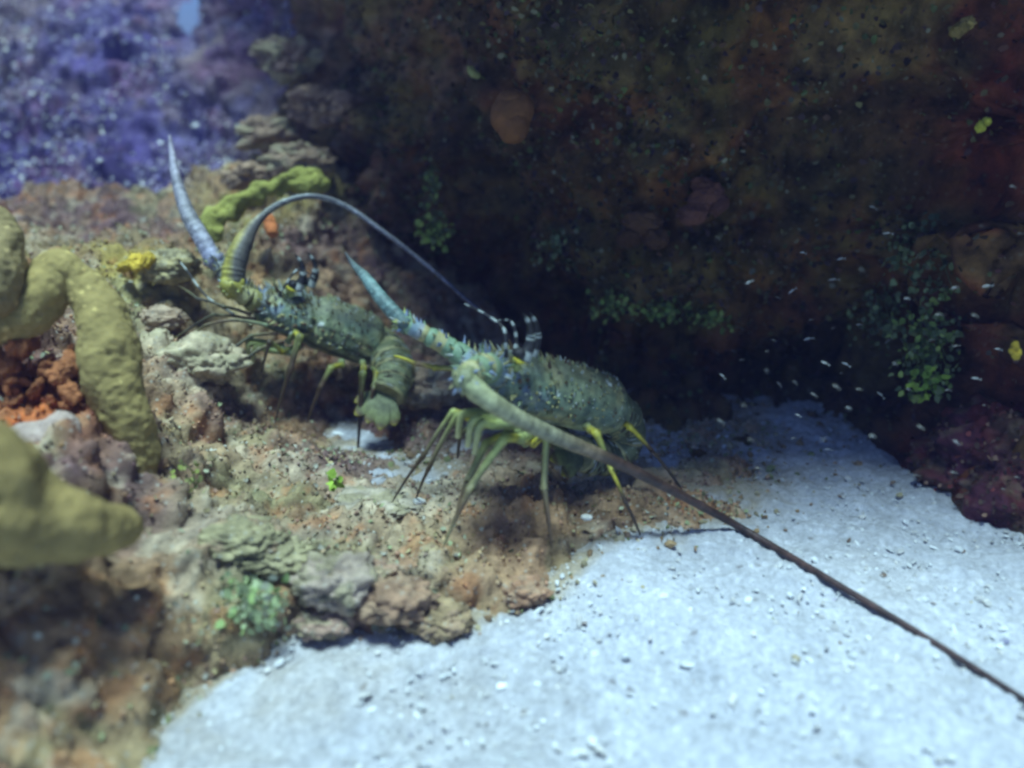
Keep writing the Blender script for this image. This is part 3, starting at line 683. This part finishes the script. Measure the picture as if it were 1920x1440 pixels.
# ---- near lobster
def near_lobster():
    off = P(1010, 900, .76)
    root = empty('spiny_lobster', off, 'near spiny lobster, green and yellow, standing on the low rock ridge at centre', 'lobster')
    fr, re = P(893, 705, .690), P(1140, 768, .800)
    m = MB(); ax, side, up, L = carapace(m, fr, re, .034, .036, TEAL, 11, False, (P(1030, 742, .72), P(1125, 735, .77)))
    if side[1] < 0: side = -side                             # side points away from the camera
    m.build('carapace', M_shell, root, off)
    tail(root, [re - ax * -.006 + up * 0, re - ax * .012 - up * .001, re - ax * .028 - up * .010, re - ax * .036 - up * .029, re - ax * .022 - up * .046, re + ax * .010 - up * .050, re + ax * .03 - up * .046], .0265, .021, TEAL * .8, off, 21, fan_len=.048)
    # antennae
    antenna(root, [P(905, 695, .70), P(850, 655, .705), P(800, 628, .70), P(748, 602, .695)], [.0135, .0105, .0088, .0078],
        [(P(756, 606, .695), .0070), (P(715, 560, .70), .0062), (P(685, 520, .715), .0048), (P(662, 495, .735), .0026), (P(648, 474, .745), .0012)],
        [(0, (.16, .24, .22)), (.4, (.14, .22, .20)), (.8, (.10, .12, .11)), (1, (.05, .04, .04))], np.array([.22, .33, .20]), off, 31)
    antenna(root, [P(930, 700, .69), P(905, 688, .655), P(878, 705, .632)], [.0155, .0140, .0115],
        [(P(872, 712, .630), .0096), (P(905, 742, .628), .0085), (P(960, 778, .640), .0074), (P(1050, 822, .665), .0066), (P(1150, 864, .692), .0052), (P(1280, 930, .728), .0042), (on_sand(1400, 996, .006), .0035), (on_sand(1560, 1090, .0045), .0030), (on_sand(1740, 1198, .0045), .0026), (on_sand(1930, 1318, .0045), .0022), (on_sand(2150, 1460, .004), .0018)],
        [(0, (.27, .29, .14)), (.08, (.27, .27, .15)), (.20, (.25, .24, .15)), (.26, (.20, .15, .09)), (.31, (.06, .035, .025)), (1, (.045, .02, .02))], np.array([.22, .30, .18]), off, 41)
    for sg, e in ((-1, P(972, 668, .672)), (1, P(985, 662, .715))):
        eye_and_horn(root, e, ax, side, up, sg, off, 1.15)
    antennule(root, [P(950, 680, .68), P(948, 650, .672), P(945, 618, .67), P(915, 592, .68), P(872, 570, .70)], off, 1, .0021)
    antennule(root, [P(960, 675, .70), P(968, 640, .70), P(960, 605, .70), P(935, 600, .72)], off, 2, .0024)
    mouthparts(root, P(912, 772, .665), ax, side, up, off, 51, 1.0)
    # walking legs (px, py, depth): body, knee, ankle, foot
    leg(root, [P(950,790,.70),P(900,786,.685),P(850,770,.68),P(792,858,.705),P(735,942,.745)], [.0042,.0032,.0028,.0022,.0010], YG, off, 61)
    leg(root, [P(955,795,.70),P(905,800,.67),P(858,777,.665),P(803,880,.70),P(780,936,.735)], [.0042,.0032,.0030,.0022,.0012], YG, off, 62)
    leg(root, [P(1005,812,.69),P(975,822,.665),P(945,824,.650),P(882,915,.655),P(830,1028,.662)], [.0052,.0048,.0046,.0040,.0012], YG2, off, 63)
    leg(root, [P(990,805,.70),P(950,815,.675),P(912,832,.665),P(878,900,.672),P(850,985,.680)], [.0052,.0046,.0044,.0036,.0014], YG2, off, 64)
    leg(root, [P(985,830,.71),P(1000,832,.68),P(1025,815,.665),P(1020,915,.675),P(1035,1030,.690)], [.0042,.0036,.0038,.0034,.0014], [(0, TEAL), (.3, LYEL), (.5, LIME * .8), (.72, LTAN * .6), (.85, BRWN * 1.6), (1, BRWN)], off, 65)
    leg(root, [P(1040,820,.80),P(1050,850,.80),P(1066,866,.81),P(1081,893,.835)], [.0040,.0030,.0028,.0016], DKL, off, 66)
    leg(root, [P(1100,800,.74),P(1108,806,.72),P(1118,812,.705),P(1145,880,.715),P(1172,940,.725),P(1202,1006,.740)], [.0044,.0040,.0042,.0026,.0022,.0014], [(0, TEAL), (.36, LYEL), (.5, LIME), (.66, LYEL), (.76, BRWN * 1.4), (1, BRWN * .7)], off, 67)
    leg(root, [P(1150,790,.80),P(1165,790,.79),P(1180,800,.78),P(1222,845,.79),P(1280,920,.800)], [.0040,.0036,.0034,.0024,.0014], [(0, TEAL), (.42, LYEL), (.62, LYEL * .9), (.7, BRWN), (1, BLK * 1.6)], off, 68)
    leg(root, [P(905,720,.72),P(870,695,.72),P(815,690,.72),P(780,682,.725),P(738,667,.735)], [.0044,.0036,.0030,.0024,.0016], [(0, TEAL), (.3, LTAN * .8), (.5, LYEL * .8), (.7, BRWN * 3), (.85, LYEL * .9), (1, LYEL)], off, 69)
    leg(root, [P(905,790,.76),P(880,800,.76),P(862,820,.77),P(858,860,.80)], [.0040,.0030,.0026,.0014], DKL, off, 70)
near_lobster()

# ---- far lobster
def far_lobster():
    off = P(600, 760, .96)
    root = empty('spiny_lobster', off, 'farther spiny lobster, dull green, clinging to the brown rock face at left', 'lobster')
    tone = np.array([.22, .26, .14])
    fr, re = P(478, 568, .925), P(700, 648, 1.0)
    m = MB(); ax, side, up, L = carapace(m, fr, re, .037, .038, tone, 111, True, (P(600, 607, .92),))
    if side[1] < 0: side = -side
    m.build('carapace', M_shell, root, off)
    tail(root, [re + ax * .004, re - ax * .012, P(728, 668, .985), P(740, 692, .955), P(736, 718, .938), P(726, 740, .926), P(712, 756, .918)], .028, .024, np.array([.22, .24, .12]), off, 121, fan_len=.044)
    antenna(root, [P(490, 575, .93), P(450, 540, .925), P(418, 508, .92), P(398, 482, .918)], [.0150, .0125, .0105, .0098],
        [(P(400, 486, .918), .0100), (P(380, 450, .92), .0098), (P(352, 400, .93), .0088), (P(332, 340, .95), .0062), (P(322, 285, .98), .0035), (P(318, 255, 1.0), .0018)],
        [(0, (.26, .26, .34)), (.3, (.30, .29, .30)), (.7, (.28, .26, .30)), (1, (.25, .22, .26))], np.array([.28, .30, .24]), off, 131)
    antenna(root, [P(500, 572, .925), P(465, 560, .905), P(438, 538, .895)], [.0140, .0135, .0125],
        [(P(436, 538, .895), .0125), (P(440, 500, .895), .0130), (P(455, 458, .90), .0108), (P(485, 412, .92), .0050), (P(530, 380, .94), .0036), (P(585, 368, .95), .0034), (P(640, 382, .96), .0034), (P(720, 435, .95), .0031), (P(810, 505, .93), .0026), (P(880, 566, .90), .0021), (P(935, 606, .88), .0018)],
        [(0, (.40, .36, .07)), (.10, (.34, .29, .06)), (.20, (.20, .16, .06)), (.30, (.28, .29, .24)), (.45, (.30, .32, .32)), (.6, (.16, .16, .19)), (1, (.09, .08, .11))], np.array([.30, .28, .10]), off, 141, twotone=(.09, .085, .09))
    for sg, e in ((-1, P(548, 536, .915)), (1, P(572, 530, .955))):
        eye_and_horn(root, e, ax, side, up, sg, off, 1.15)
    antennule(root, [P(520, 560, .92), P(535, 535, .91), P(560, 505, .91), P(590, 520, .92)], off, 3, .0020)
    antennule(root, [P(440, 590, .92), P(390, 558, .91), P(345, 500, .93), P(300, 450, .98)], off, 4, .0016)
    mouthparts(root, P(500, 640, .93), ax, side, up, off, 151, .75)
    S2 = [(0, tone), (.25, LIME * .6), (.36, LYEL * .75), (.55, LIME * .8), (.68, BRWN * 1.2), (1, BRWN * .7)]
    S3 = [(0, BRWN * 1.6), (.3, LTAN * .35), (.6, BLK * 2), (.8, LTAN * .5), (1, BRWN)]
    leg(root, [P(540,640,.93),P(555,625,.915),P(562,632,.90),P(545,690,.90),P(515,795,.915)], [.0045,.0042,.0050,.0040,.0012], S2, off, 161)
    leg(root, [P(640,680,.95),P(640,684,.93),P(620,690,.91),P(602,725,.91),P(575,795,.925)], [.0045,.0042,.0044,.0036,.0012], S2, off, 162)
    leg(root, [P(520,625,.92),P(470,630,.90),P(425,665,.895),P(402,700,.90)], [.0027,.0025,.0020,.0010], S3, off, 163)
    leg(root, [P(530,640,.92),P(485,655,.895),P(445,690,.89),P(420,712,.895)], [.0027,.0025,.0020,.0010], S3, off, 164)
    leg(root, [P(500,610,.91),P(440,600,.89),P(385,610,.89),P(340,650,.92)], [.0028,.0022,.0018,.0010], [(0, tone), (.5, BRWN * 2), (.8, LTAN * .6), (1, BRWN)], off, 165)
    leg(root, [P(470,590,.91),P(420,575,.89),P(370,560,.90),P(332,535,.93)], [.0026,.0021,.0017,.0009], S3, off, 166)
    leg(root, [P(560,650,.95),P(530,660,.92),P(505,640,.90),P(490,700,.905)], [.0040,.0034,.0030,.0014], S2, off, 167)
    leg(root, [P(680,680,.95),P(682,690,.92),P(680,700,.91),P(676,770,.92),P(670,865,.94)], [.0040,.0040,.0044,.0034,.0014], [(0, tone), (.36, LYEL * .7), (.5, LIME * .8), (.65, BRWN), (1, BLK * 2)], off, 168)
    leg(root, [P(700,690,.97),P(705,700,.93),P(700,730,.92),P(690,800,.93)], [.0040,.0034,.0030,.0014], S2, off, 169)
    leg(root, [P(480,600,.92),P(400,590,.90),P(350,620,.91),P(300,660,.94)], [.0024,.0019,.0015,.0008], S3, off, 170)
far_lobster()

# ------------------------------------------------------------------ sponges
def rope(name, ctrl, col, label, cat='sponge', bump_=.17, k=0, m_=None, nseg=80, group=None, n=150, capr=True):
    """a thick branch: rows of (px, py, depth, radius)"""
    rows = np.array([list(P(a, b, c)) + [r] for a, b, c, r in ctrl]); pr = spline(rows, n)
    p = pr[:, :3]; r = pr[:, 3].copy()
    s_ = np.concatenate([[0], np.cumsum(np.linalg.norm(np.diff(p, axis=0), axis=1))])
    for side_, rr in ((s_, r[0]), (s_[-1] - s_, r[-1])):
        m = side_ < rr; r[m] *= np.sqrt(np.clip(1 - (1 - side_[m] / rr) ** 2, .02, 1))
    off = p.mean(0); m = MB(); cc = np.tile(col, (n, 1))
    t, sd2, u = frames(p, (0, -1, .3))
    m.tube(p, r, col=cc, nseg=nseg, up=(0, -1, .3))
    V = m.v[0]; cen = np.repeat(p, nseg, 0); nn = V - cen; ln = np.linalg.norm(nn, axis=1)[:, None]; nn = nn / (ln + 1e-9)
    V = V + nn * (bump_ * np.repeat(r, nseg)[:, None] * (1.8 * fbm(V * 22, 2, k)[:, None] + .9 * fbm(V * 60, 2, k + 5)[:, None])) + nn * (.0008 * (.5 - worley(V * 190, k)[0]) + .0010 * fbm(V * 260, 2, k + 9) - .0016 * np.clip(.45 - worley(V * 120, k + 2)[0], 0, 1) * 2)[:, None]
    m.v[0] = V; m.v[1][1:] = V[:nseg]; m.v[2][1:] = V[-nseg:]
    c = m.c[0]; c = c * (1 + .25 * fbm(V * 40, 3, k + 3))[:, None]; d1, v1 = worley(V * 130, k)
    c = np.where(((d1 < .28) & (v1 > .8))[:, None], c * 1.7, c); m.c[0] = c
    o = m.build(name, m_ or M_sponge, None, off)
    return tag(o, label, cat, group)
SOL = (.29, .23, .085)
o = rope('rope_sponge', [(-40,600,.62,.022),(-5,520,.62,.019),(0,450,.63,.016),(-10,390,.64,.014)], (.28,.21,.09), 'olive sponge column cut off by the left edge, top of the frame side', k=1)
o['label'] = 'upright olive brown sponge column at the far left edge'
rope('rope_sponge', [(-60,625,.62,.016),(20,600,.64,.017),(70,565,.65,.019),(110,512,.66,.018),(150,535,.665,.016),(188,590,.66,.018),(205,650,.655,.021),(208,710,.655,.020),(236,770,.66,.018),(260,840,.67,.016),(258,920,.67,.013)], (.34, .255, .09), 'golden olive sponge branch arching over and running down left of the far lobster', k=3, nseg=96, n=260)
rope('rope_sponge', [(-210,1080,.50,.030),(-130,930,.46,.034),(-40,930,.46,.036),(40,965,.475,.030),(110,985,.49,.024),(190,990,.52,.018),(250,985,.55,.015)], (.29, .21, .075), 'large olive sponge lobe lying low at the lower left edge', k=4, nseg=110)
rope('tangled_sponge', [(150,790,.63,.014),(110,810,.625,.015),(60,825,.62,.014),(10,830,.61,.014)], (.42, .32, .26), 'pinkish pale lump under the orange crust', k=5, bump_=.3)
rope('ridge_sponge', [(404,455,1.02,.011),(402,415,1.03,.011),(430,390,1.04,.012),(475,368,1.05,.013),(530,348,1.06,.015),(580,335,1.07,.014),(620,350,1.08,.010)], (.30, .29, .07), 'yellow green sponge ridge arching over the far lobster', k=6, bump_=.75)
rope('finger_sponge', [(505,400,1.0,.008),(508,420,1.0,.009),(515,445,1.0,.007)], (.55, .18, .06), 'small orange finger sponge under the yellow ridge', k=7, bump_=.3, nseg=20, n=30)

def crust(name, blobs, col, label, k, cat='sponge', m_=None, bumpy=.35):
    m = MB(); cen = np.mean([P(*b[:3]) for b in blobs], 0)
    for j, (a, b, c, r, fl) in enumerate(blobs):
        R = rotmats(1)[0] * 1.0
        m.ball(P(a, b, c), np.array([r, r * .8, r * fl]), np.array(col) * random.uniform(.75, 1.3), R, tm=ICO3, bumpy=bumpy, k=k + j * 3)
    return tag(m.build(name, m_ or M_sponge, None, cen), label, cat)
crust('orange_sponge', [(random.uniform(-20, 145), random.uniform(650, 815), random.uniform(.635, .67), random.uniform(.003, .011), .5) for _ in range(110)], (.34, .13, .05), 'lumpy orange red sponge crust between the olive sponges', 21, bumpy=.6)
crust('backscatter_disc', [(960,212,.85,.026,.85),(962,232,.85,.022,.9),(955,198,.85,.020,.8)], (.16, .07, .025), 'round dull orange backscatter disc, built as a sponge on the dark ledge', 31, bumpy=.08)  # backscatter spot in the water, modelled as a sponge body
crust('wall_sponge', [(1325,372,.905,.020,.6),(1300,400,.905,.018,.6),(1350,385,.90,.014,.6),(1322,350,.905,.016,.5)], (.13, .055, .035), 'brown red sponge patch halfway up the dark ledge', 35, bumpy=.3)
crust('wall_sponge', [(1205,420,.915,.024,.6),(1230,445,.91,.020,.6),(1180,445,.92,.018,.6)], (.10, .05, .022), 'rust coloured sponge mound left of the brown red patch', 39, bumpy=.3)
crust('yellow_sponge', [(255,492,.93,.012,.7),(235,500,.925,.009,.7),(278,488,.935,.010,.7)], (.55, .38, .05), 'small yellow sponge cap on the crest left of the lobsters', 45)
crust('ring_sponge', [(1903,650,.70,.0045,.5),(1911,660,.70,.004,.5),(1897,660,.70,.004,.5),(1905,668,.70,.004,.5)], (.50, .36, .04), 'tiny yellow ring on the red rock by the right edge', 48)
crust('yellow_sponge', [(1838,238,.79,.006,.7),(1850,228,.79,.005,.7)], (.45, .42, .05), 'small yellow sponge high on the dark rock at right', 49)
crust('yellow_sponge', [(1800,55,.77,.009,.7),(1812,45,.77,.008,.7)], (.28, .20, .06), 'dull mustard sponge near the top right corner', 50)
crust('green_film', [(885,135,.95,.007,.5),(892,140,.95,.006,.5)], (.28, .28, .10), 'pale olive tuft high on the dark ledge', 52, 'algae')

# ------------------------------------------------------------------ loose stones and coral pieces
def stone(px, py, d, r, col, label, fl=.7, k=0, name='coral_stone', bumpy=.4, stretch=1.3, ang=0, tm=ICO3):
    m = MB(); a = math.radians(ang); R = np.array([[math.cos(a), -math.sin(a), 0], [math.sin(a), math.cos(a), 0], [0, 0, 1]])
    c = P(px, py, d); v = tm[0] * (1 + bumpy * fbm(tm[0] * 1.7 + k, 3, k) + (.28 * (.5 - worley(tm[0] * 3.2 + k, k)[0]) + .22 * (.5 - worley(tm[0] * 7 + k, k)[0]) if r > .01 else 0) + .10 * fbm(tm[0] * 6 + k, 2, k + 4))[:, None] * np.array([r * stretch, r, r * fl])
    cc = np.array(col) * (np.array([1.04, .90, .77]) if r > .01 else 1) * (1 + .5 * fbm(tm[0] * 4 + k, 3, k))[:, None]; mk = np.clip(fbm(tm[0] * 2.5 + k, 3, k + 8) * 4, 0, .8)[:, None] * (r > .01); cc = cc * (1 - mk) + np.array(TAN if k % 2 else PINK) * mk
    m.add(v @ R.T + c, tm[1], cc)
    return tag(m.build(name, M_rock, None, c), label, 'stone')
stone(625,1095,.618,.024,(.38,.34,.30),'rounded pale grey coral stone at the foot of the mound',.9,1)
stone(735,1120,.628,.026,(.30,.21,.15),'brown grey stone right of the rounded pale one',.6,2)
stone(690,1075,.640,.018,(.34,.25,.19),'small pinkish stone above the rounded pale one',.7,3)
stone(825,1160,.632,.020,(.33,.27,.17),'tan stone at the sand edge below the yellow legs',.7,4)
stone(610,1165,.618,.016,(.34,.26,.22),'low brown stone under the rounded pale one',.6,5)
stone(795,725,.985,.032,(.32,.32,.29),'pale lump between the two lobsters',.9,6)
stone(380,680,.88,.034,(.46,.43,.32),'cream coral lump below the far lobster',.8,7)
stone(300,600,.93,.022,(.42,.36,.28),'beige lump beside the thick olive branch',.7,8)
stone(320,500,.96,.026,(.38,.36,.20),'yellowish knob on the crest under the far antenna',.7,9)
stone(450,1010,.640,.026,(.30,.30,.19),'sage green knob in the middle of the flank',.6,10)
stone(520,1040,.638,.022,(.30,.30,.19),'sage ledge stone above the frilly green clump',.5,11)
stone(980,1110,.668,.016,(.34,.22,.15),'rust brown stone at the sand edge',.7,12)
stone(1100,970,.735,.0045,(.60,.58,.52),'white pebble on the brown ridge',.7,13,'pebble',.2,tm=ICO1)
stone(786,940,.735,.0045,(.72,.70,.62),'bright white pebble by the front foot of the near lobster',.7,14,'pebble',.2,tm=ICO1)
stone(700,950,.755,.030,(.36,.35,.30),'broad pale hump in front of the front feet',.35,15)
stone(500,1245,.610,.006,(.72,.70,.70),'white shell chip where the mound meets the sand',.5,16,'shell_chip',.3,tm=ICO1)
stone(1178,880,.72,.0022,(.75,.78,.74),'tiny white shell bead beside the long antenna',.8,17,'pebble',.2,tm=ICO1)
stone(1275,1135,.672,.006,(.38,.30,.20),'brown shell fragment alone on the open sand',.4,18,'shell_chip',.3,tm=ICO1)
stone(1570,1125,.672,.0055,(.60,.56,.66),'mauve white shell piece right of the brown fragment',.5,19,'shell_chip',.3,tm=ICO1)
stone(1690,1325,.562,.0045,(.70,.70,.72),'white shell chip low on the sand near the antenna',.5,20,'shell_chip',.3,tm=ICO1)
stone(1290,1245,.602,.0038,(.66,.67,.65),'largest white shell flake in the foreground sand',.35,21,'shell_chip',.3,stretch=1.8,tm=ICO1)

# the dark red boulder at the right
def boulder():
    tm = ico(6); V0 = tm[0]; c0 = P(1985, 900, .865)
    V = V0 * np.array([.165, .13, .115]); d = lumpy(V, V0, [(9, .03, 'b'), (22, .026, 'w'), (48, .016, 'w'), (100, .008, 'w'), (170, .004, 'w')], 1300)
    V = V + V0 * d[:, None]; C = np.tile((.105, .022, .024), (len(V), 1)); C = patchcol(V, C, [(.07, .05, .03), (.16, .05, .04), (.08, .03, .05), (.14, .10, .06)], [20, 30, 16, 40], 1350, .6, .15)
    C = C * (1 + .4 * fbm(V * 70, 3, 9))[:, None]
    o = link('boulder', fast_mesh('boulder', V, tm[1], C), M_wall, None, c0); tag(o, 'dark red crusted boulder on the sand at the right edge', 'rock')
    i = rng.choice(len(V), 4200); c = choose([(.16, .04, .035), (.11, .03, .03), (.20, .12, .08), (.09, .06, .04)], len(i), .5)
    v, f, cc = scatter(LEAF, V[i], rotmats(len(i), V0[i] + .8 * rng.normal(size=(len(i), 3))), rng.uniform(2, 5.5, len(i)) * .001, c)
    g = link('algal_turf', fast_mesh('algal_turf', v, f, cc), M_turf, o); g['kind'] = 'stuff'
boulder()

for q in ((560,300,1.20,.030,'knobbly beige hump behind the yellow ridge'),(500,250,1.28,.032,'brown hump above and left of the beige hump'),(610,200,1.24,.036,'dark brown hump on the corner of the ledge'),(545,110,1.30,.040,'upper brown hump where slope and ledge meet'),(470,330,1.20,.024,'small tan hump left of the yellow ridge top')):
    stone(q[0],q[1],q[2],q[3],(.26,.20,.15) if q[1] > 240 else (.15,.11,.10),q[4],.8,int(q[0]) % 37,stretch=1.5,bumpy=.6)

# ------------------------------------------------------------------ leafy algae clumps
def clump(cx, cy, d, wx, wy, n, pal, label, size=.0045, hang=True, name='leafy_algae'):
    c0 = P(cx, cy, d); px = rng.normal(cx, wx, n).clip(cx - 2 * wx, cx + 2 * wx); py = rng.normal(cy, wy, n).clip(cy - 2 * wy, cy + 2 * wy)
    dd = d + rng.uniform(-.015, .02, n); pos = np.array([P(a, b, e) for a, b, e in zip(px, py, dd)])
    zz = np.array([0, -1, .2]) + .7 * rng.normal(size=(n, 3)); R = rotmats(n, zz)
    if hang: # leaf axis mostly down
        y = np.tile([0, -.2, -1.0], (n, 1)) + .7 * rng.normal(size=(n, 3)); y -= (y * R[:, :, 2]).sum(1)[:, None] * R[:, :, 2]; y /= np.linalg.norm(y, axis=1)[:, None]
        R = np.stack([np.cross(y, R[:, :, 2]), y, R[:, :, 2]], 2)
    v, f, cc = scatter(LEAF, pos - c0, R, rng.uniform(.6, 1.3, n) * size, choose(pal, n, .3))
    root = empty(name, c0, label, 'algae')
    lf = link('leaves', fast_mesh('leaves', v, f, cc), M_turf, root); lf['kind'] = 'stuff'
    m = MB()
    for j in range(7):
        a = pos[rng.integers(n)]; b = pos[rng.integers(n)]; top = c0 + np.array([0, .02, .02 if hang else -.01])
        m.tube(spline(np.array([top, (a + top) / 2 + .003, a]), 6), .0006, col=(.12, .14, .05), nseg=5)
    m.build('stem', M_turf, root, c0)
G1 = [(.14, .20, .05), (.20, .28, .06), (.12, .15, .06), (.26, .32, .08)]; G2 = [(.12, .15, .07), (.16, .20, .09), (.10, .12, .05)]; G3 = [(.32, .38, .18), (.36, .42, .22), (.25, .34, .12), (.42, .44, .30)]
clump(1735, 640, .855, 32, 50, 330, G2 + G1, 'long hanging green leafy algae at the right end of the ledge lip', .0056)
clump(1745, 715, .850, 16, 14, 60, [(.26, .36, .05), (.20, .32, .05)], 'bright green leaf tip below the long hanging algae', .0055)
clump(1740, 470, .87, 40, 35, 200, G2, 'dull olive leafy patch above the long hanging algae', .0056)
clump(1055, 465, 1.0, 28, 18, 90, G2 + [(.22, .22, .12)], 'greyish green tuft left of the lip fringe', .005)
clump(1150, 570, .98, 22, 14, 100, G1, 'first green tuft of the ledge lip, nearest the lobster', .005)
clump(1240, 580, .98, 24, 12, 100, G1, 'second green tuft along the ledge lip', .005)
clump(1340, 592, .985, 24, 14, 110, G1, 'third and rightmost green tuft along the ledge lip', .005)
clump(808, 350, 1.06, 10, 28, 80, G2 + G1, 'narrow green tuft hanging on the dark wall above the antenna', .005)
clump(812, 430, 1.06, 16, 16, 90, G1, 'greener tuft just above the dark antenna', .0055)
clump(475, 1130, .590, 30, 26, 190, G3, 'frilly pale green clump low on the mound', .0050, hang=False)
clump(628, 905, .77, 7, 6, 10, [(.30, .45, .06)], 'single lime green leaf on the dark rock', .007, hang=False)
clump(345, 920, .67, 16, 26, 50, [(.30, .34, .08), (.34, .36, .12)], 'yellow green tuft on the left flank', .004, hang=False)
clump(1650, 590, .95, 30, 30, 150, G2, 'dim leaves in the shade left of the long hanging algae', .005)

# ------------------------------------------------------------------ tiny fish
def fish_mesh(fc=(.5, .5, .46)):
    m = MB(); q = np.linspace(0, 1, 9); p = np.stack([q * 1.0 - .5, q * 0, .06 * np.sin(q * 3)], 1)
    m.tube(p, .075 * lerp([(0, .2), (.2, .9), (.4, 1), (.8, .4), (1, .2)], q), .125 * lerp([(0, .2), (.2, .9), (.4, 1), (.8, .35), (1, .2)], q), col=fc, nseg=7)
    for s in (1, -1):
        m.add(np.array([[.46, .01, 0], [.75, .0, .2 * s], [.62, -.01, 0.02 * s]]), np.array([[0, 1, 2]]), fc)
    m.add(np.array([[-.1, 0, .14], [.15, 0, .26], [.2, 0, .10]]), np.array([[0, 1, 2]]), fc)
    m.ball((-.38, -.05, .03), (.05, .03, .05), (.03, .03, .03), tm=ICO0)
    me = fast_mesh('small_fish', np.concatenate(m.v), [np.concatenate(m.q), np.concatenate(m.t)], np.concatenate(m.c)); me.materials.append(M_fish); return me
FISH = [(1354,705,35),(1374,658,10),(1390,675,0),(1437,659,0),(1450,638,30),(1437,695,50),(1515,636,-20),(1562,615,-15),(1610,609,-5),(1394,760,45),(1490,717,40),(1546,681,10),(1585,683,20),(1577,700,5),(1567,725,25),(1610,730,20),(1650,740,30),(1590,765,20),(1496,779,25),(1408,825,15),(1300,839,30),(1487,822,15),(1544,824,0),(1552,843,15),(1635,818,20),(1473,870,35),(1421,878,20),(1562,525,-5),(1615,506,20),(1485,546,-35),(1404,530,-20),(1458,558,20),(1827,592,15),(1792,649,0),(1777,732,5),(1829,710,10),(1792,829,35),(1717,892,5),(1906,895,10),(1881,917,0),(1904,1003,15),(1677,682,25),(1703,730,25),(1746,638,0),(1787,886,5),(1725,801,25),(1636,389,20),(1505,474,10),(1576,486,0),(1840,424,10),(1663,438,0),(1898,350,5),(1912,438,0),(1850,537,-5),(1789,540,-5),(1880,560,10),(1845,760,20),(1760,590,0),(1520,600,-10),(1700,560,0),(1871,655,15),(1665,640,-20),(1525,740,30),(1460,720,40),(1350,790,30)]
fms = [fish_mesh((.50, .50, .46)), fish_mesh((.22, .22, .20)), fish_mesh((.34, .32, .27)), fish_mesh((.14, .13, .12))]; rf = random.Random(5)
for j, (a, b, an_) in enumerate(FISH):
    o = bpy.data.objects.new('small_fish', fms[(j * 7 + j // 3) % 4]); COL.objects.link(o)
    dd = rf.uniform(.55, .86) if a < 1700 else rf.uniform(.62, .74)
    o.location = P(a, b, dd); s = rf.uniform(7, 18) / FPX * dd
    o.scale = (s, s, s * .9); o.rotation_euler = (rf.uniform(-.3, .3), math.radians(an_ + rf.uniform(-8, 8)), rf.uniform(-.5, .5))
    where = ('above the dark red boulder at right' if b < 780 else 'in front of the dark red boulder') if a > 1700 else 'up against the shaggy ledge above the lip' if b < 600 else 'over the dim blue sand of the hollow' if b > 775 else 'in the left of the black hollow' if a < 1480 else 'in the right of the black hollow'
    tag(o, 'tiny pale fish ' + where, 'fish', 'tiny pale fish drifting in front of the dark hollow')

# ------------------------------------------------------------------ sea water seen as haze
USE_HAZE = True
if USE_HAZE:
    x0, x1, y0, y1, z0, z1 = -12.5, 12.5, -12.5, 12.5, -1.0, 1.6
    Vb = np.array([[x, y, z] for x in (x0, x1) for y in (y0, y1) for z in (z0, z1)])
    Fb = np.array([[0, 1, 3, 2], [4, 6, 7, 5], [0, 4, 5, 1], [2, 3, 7, 6], [0, 2, 6, 4], [1, 5, 7, 3]])
    hm = bpy.data.materials.new('sea_water_haze'); hm.use_nodes = True; nt = hm.node_tree; nt.nodes.clear()
    om = nt.nodes.new('ShaderNodeOutputMaterial'); pv = nt.nodes.new('ShaderNodeVolumePrincipled')
    pv.inputs['Color'].default_value = (.34, .36, .95, 1); pv.inputs['Density'].default_value = .028; pv.inputs['Anisotropy'].default_value = .3
    nt.links.new(pv.outputs[0], om.inputs['Volume'])
    hz = link('haze', fast_mesh('haze', Vb, Fb), hm); hz['kind'] = 'stuff'; hz['label'] = 'blue sea water haze filling the scene'
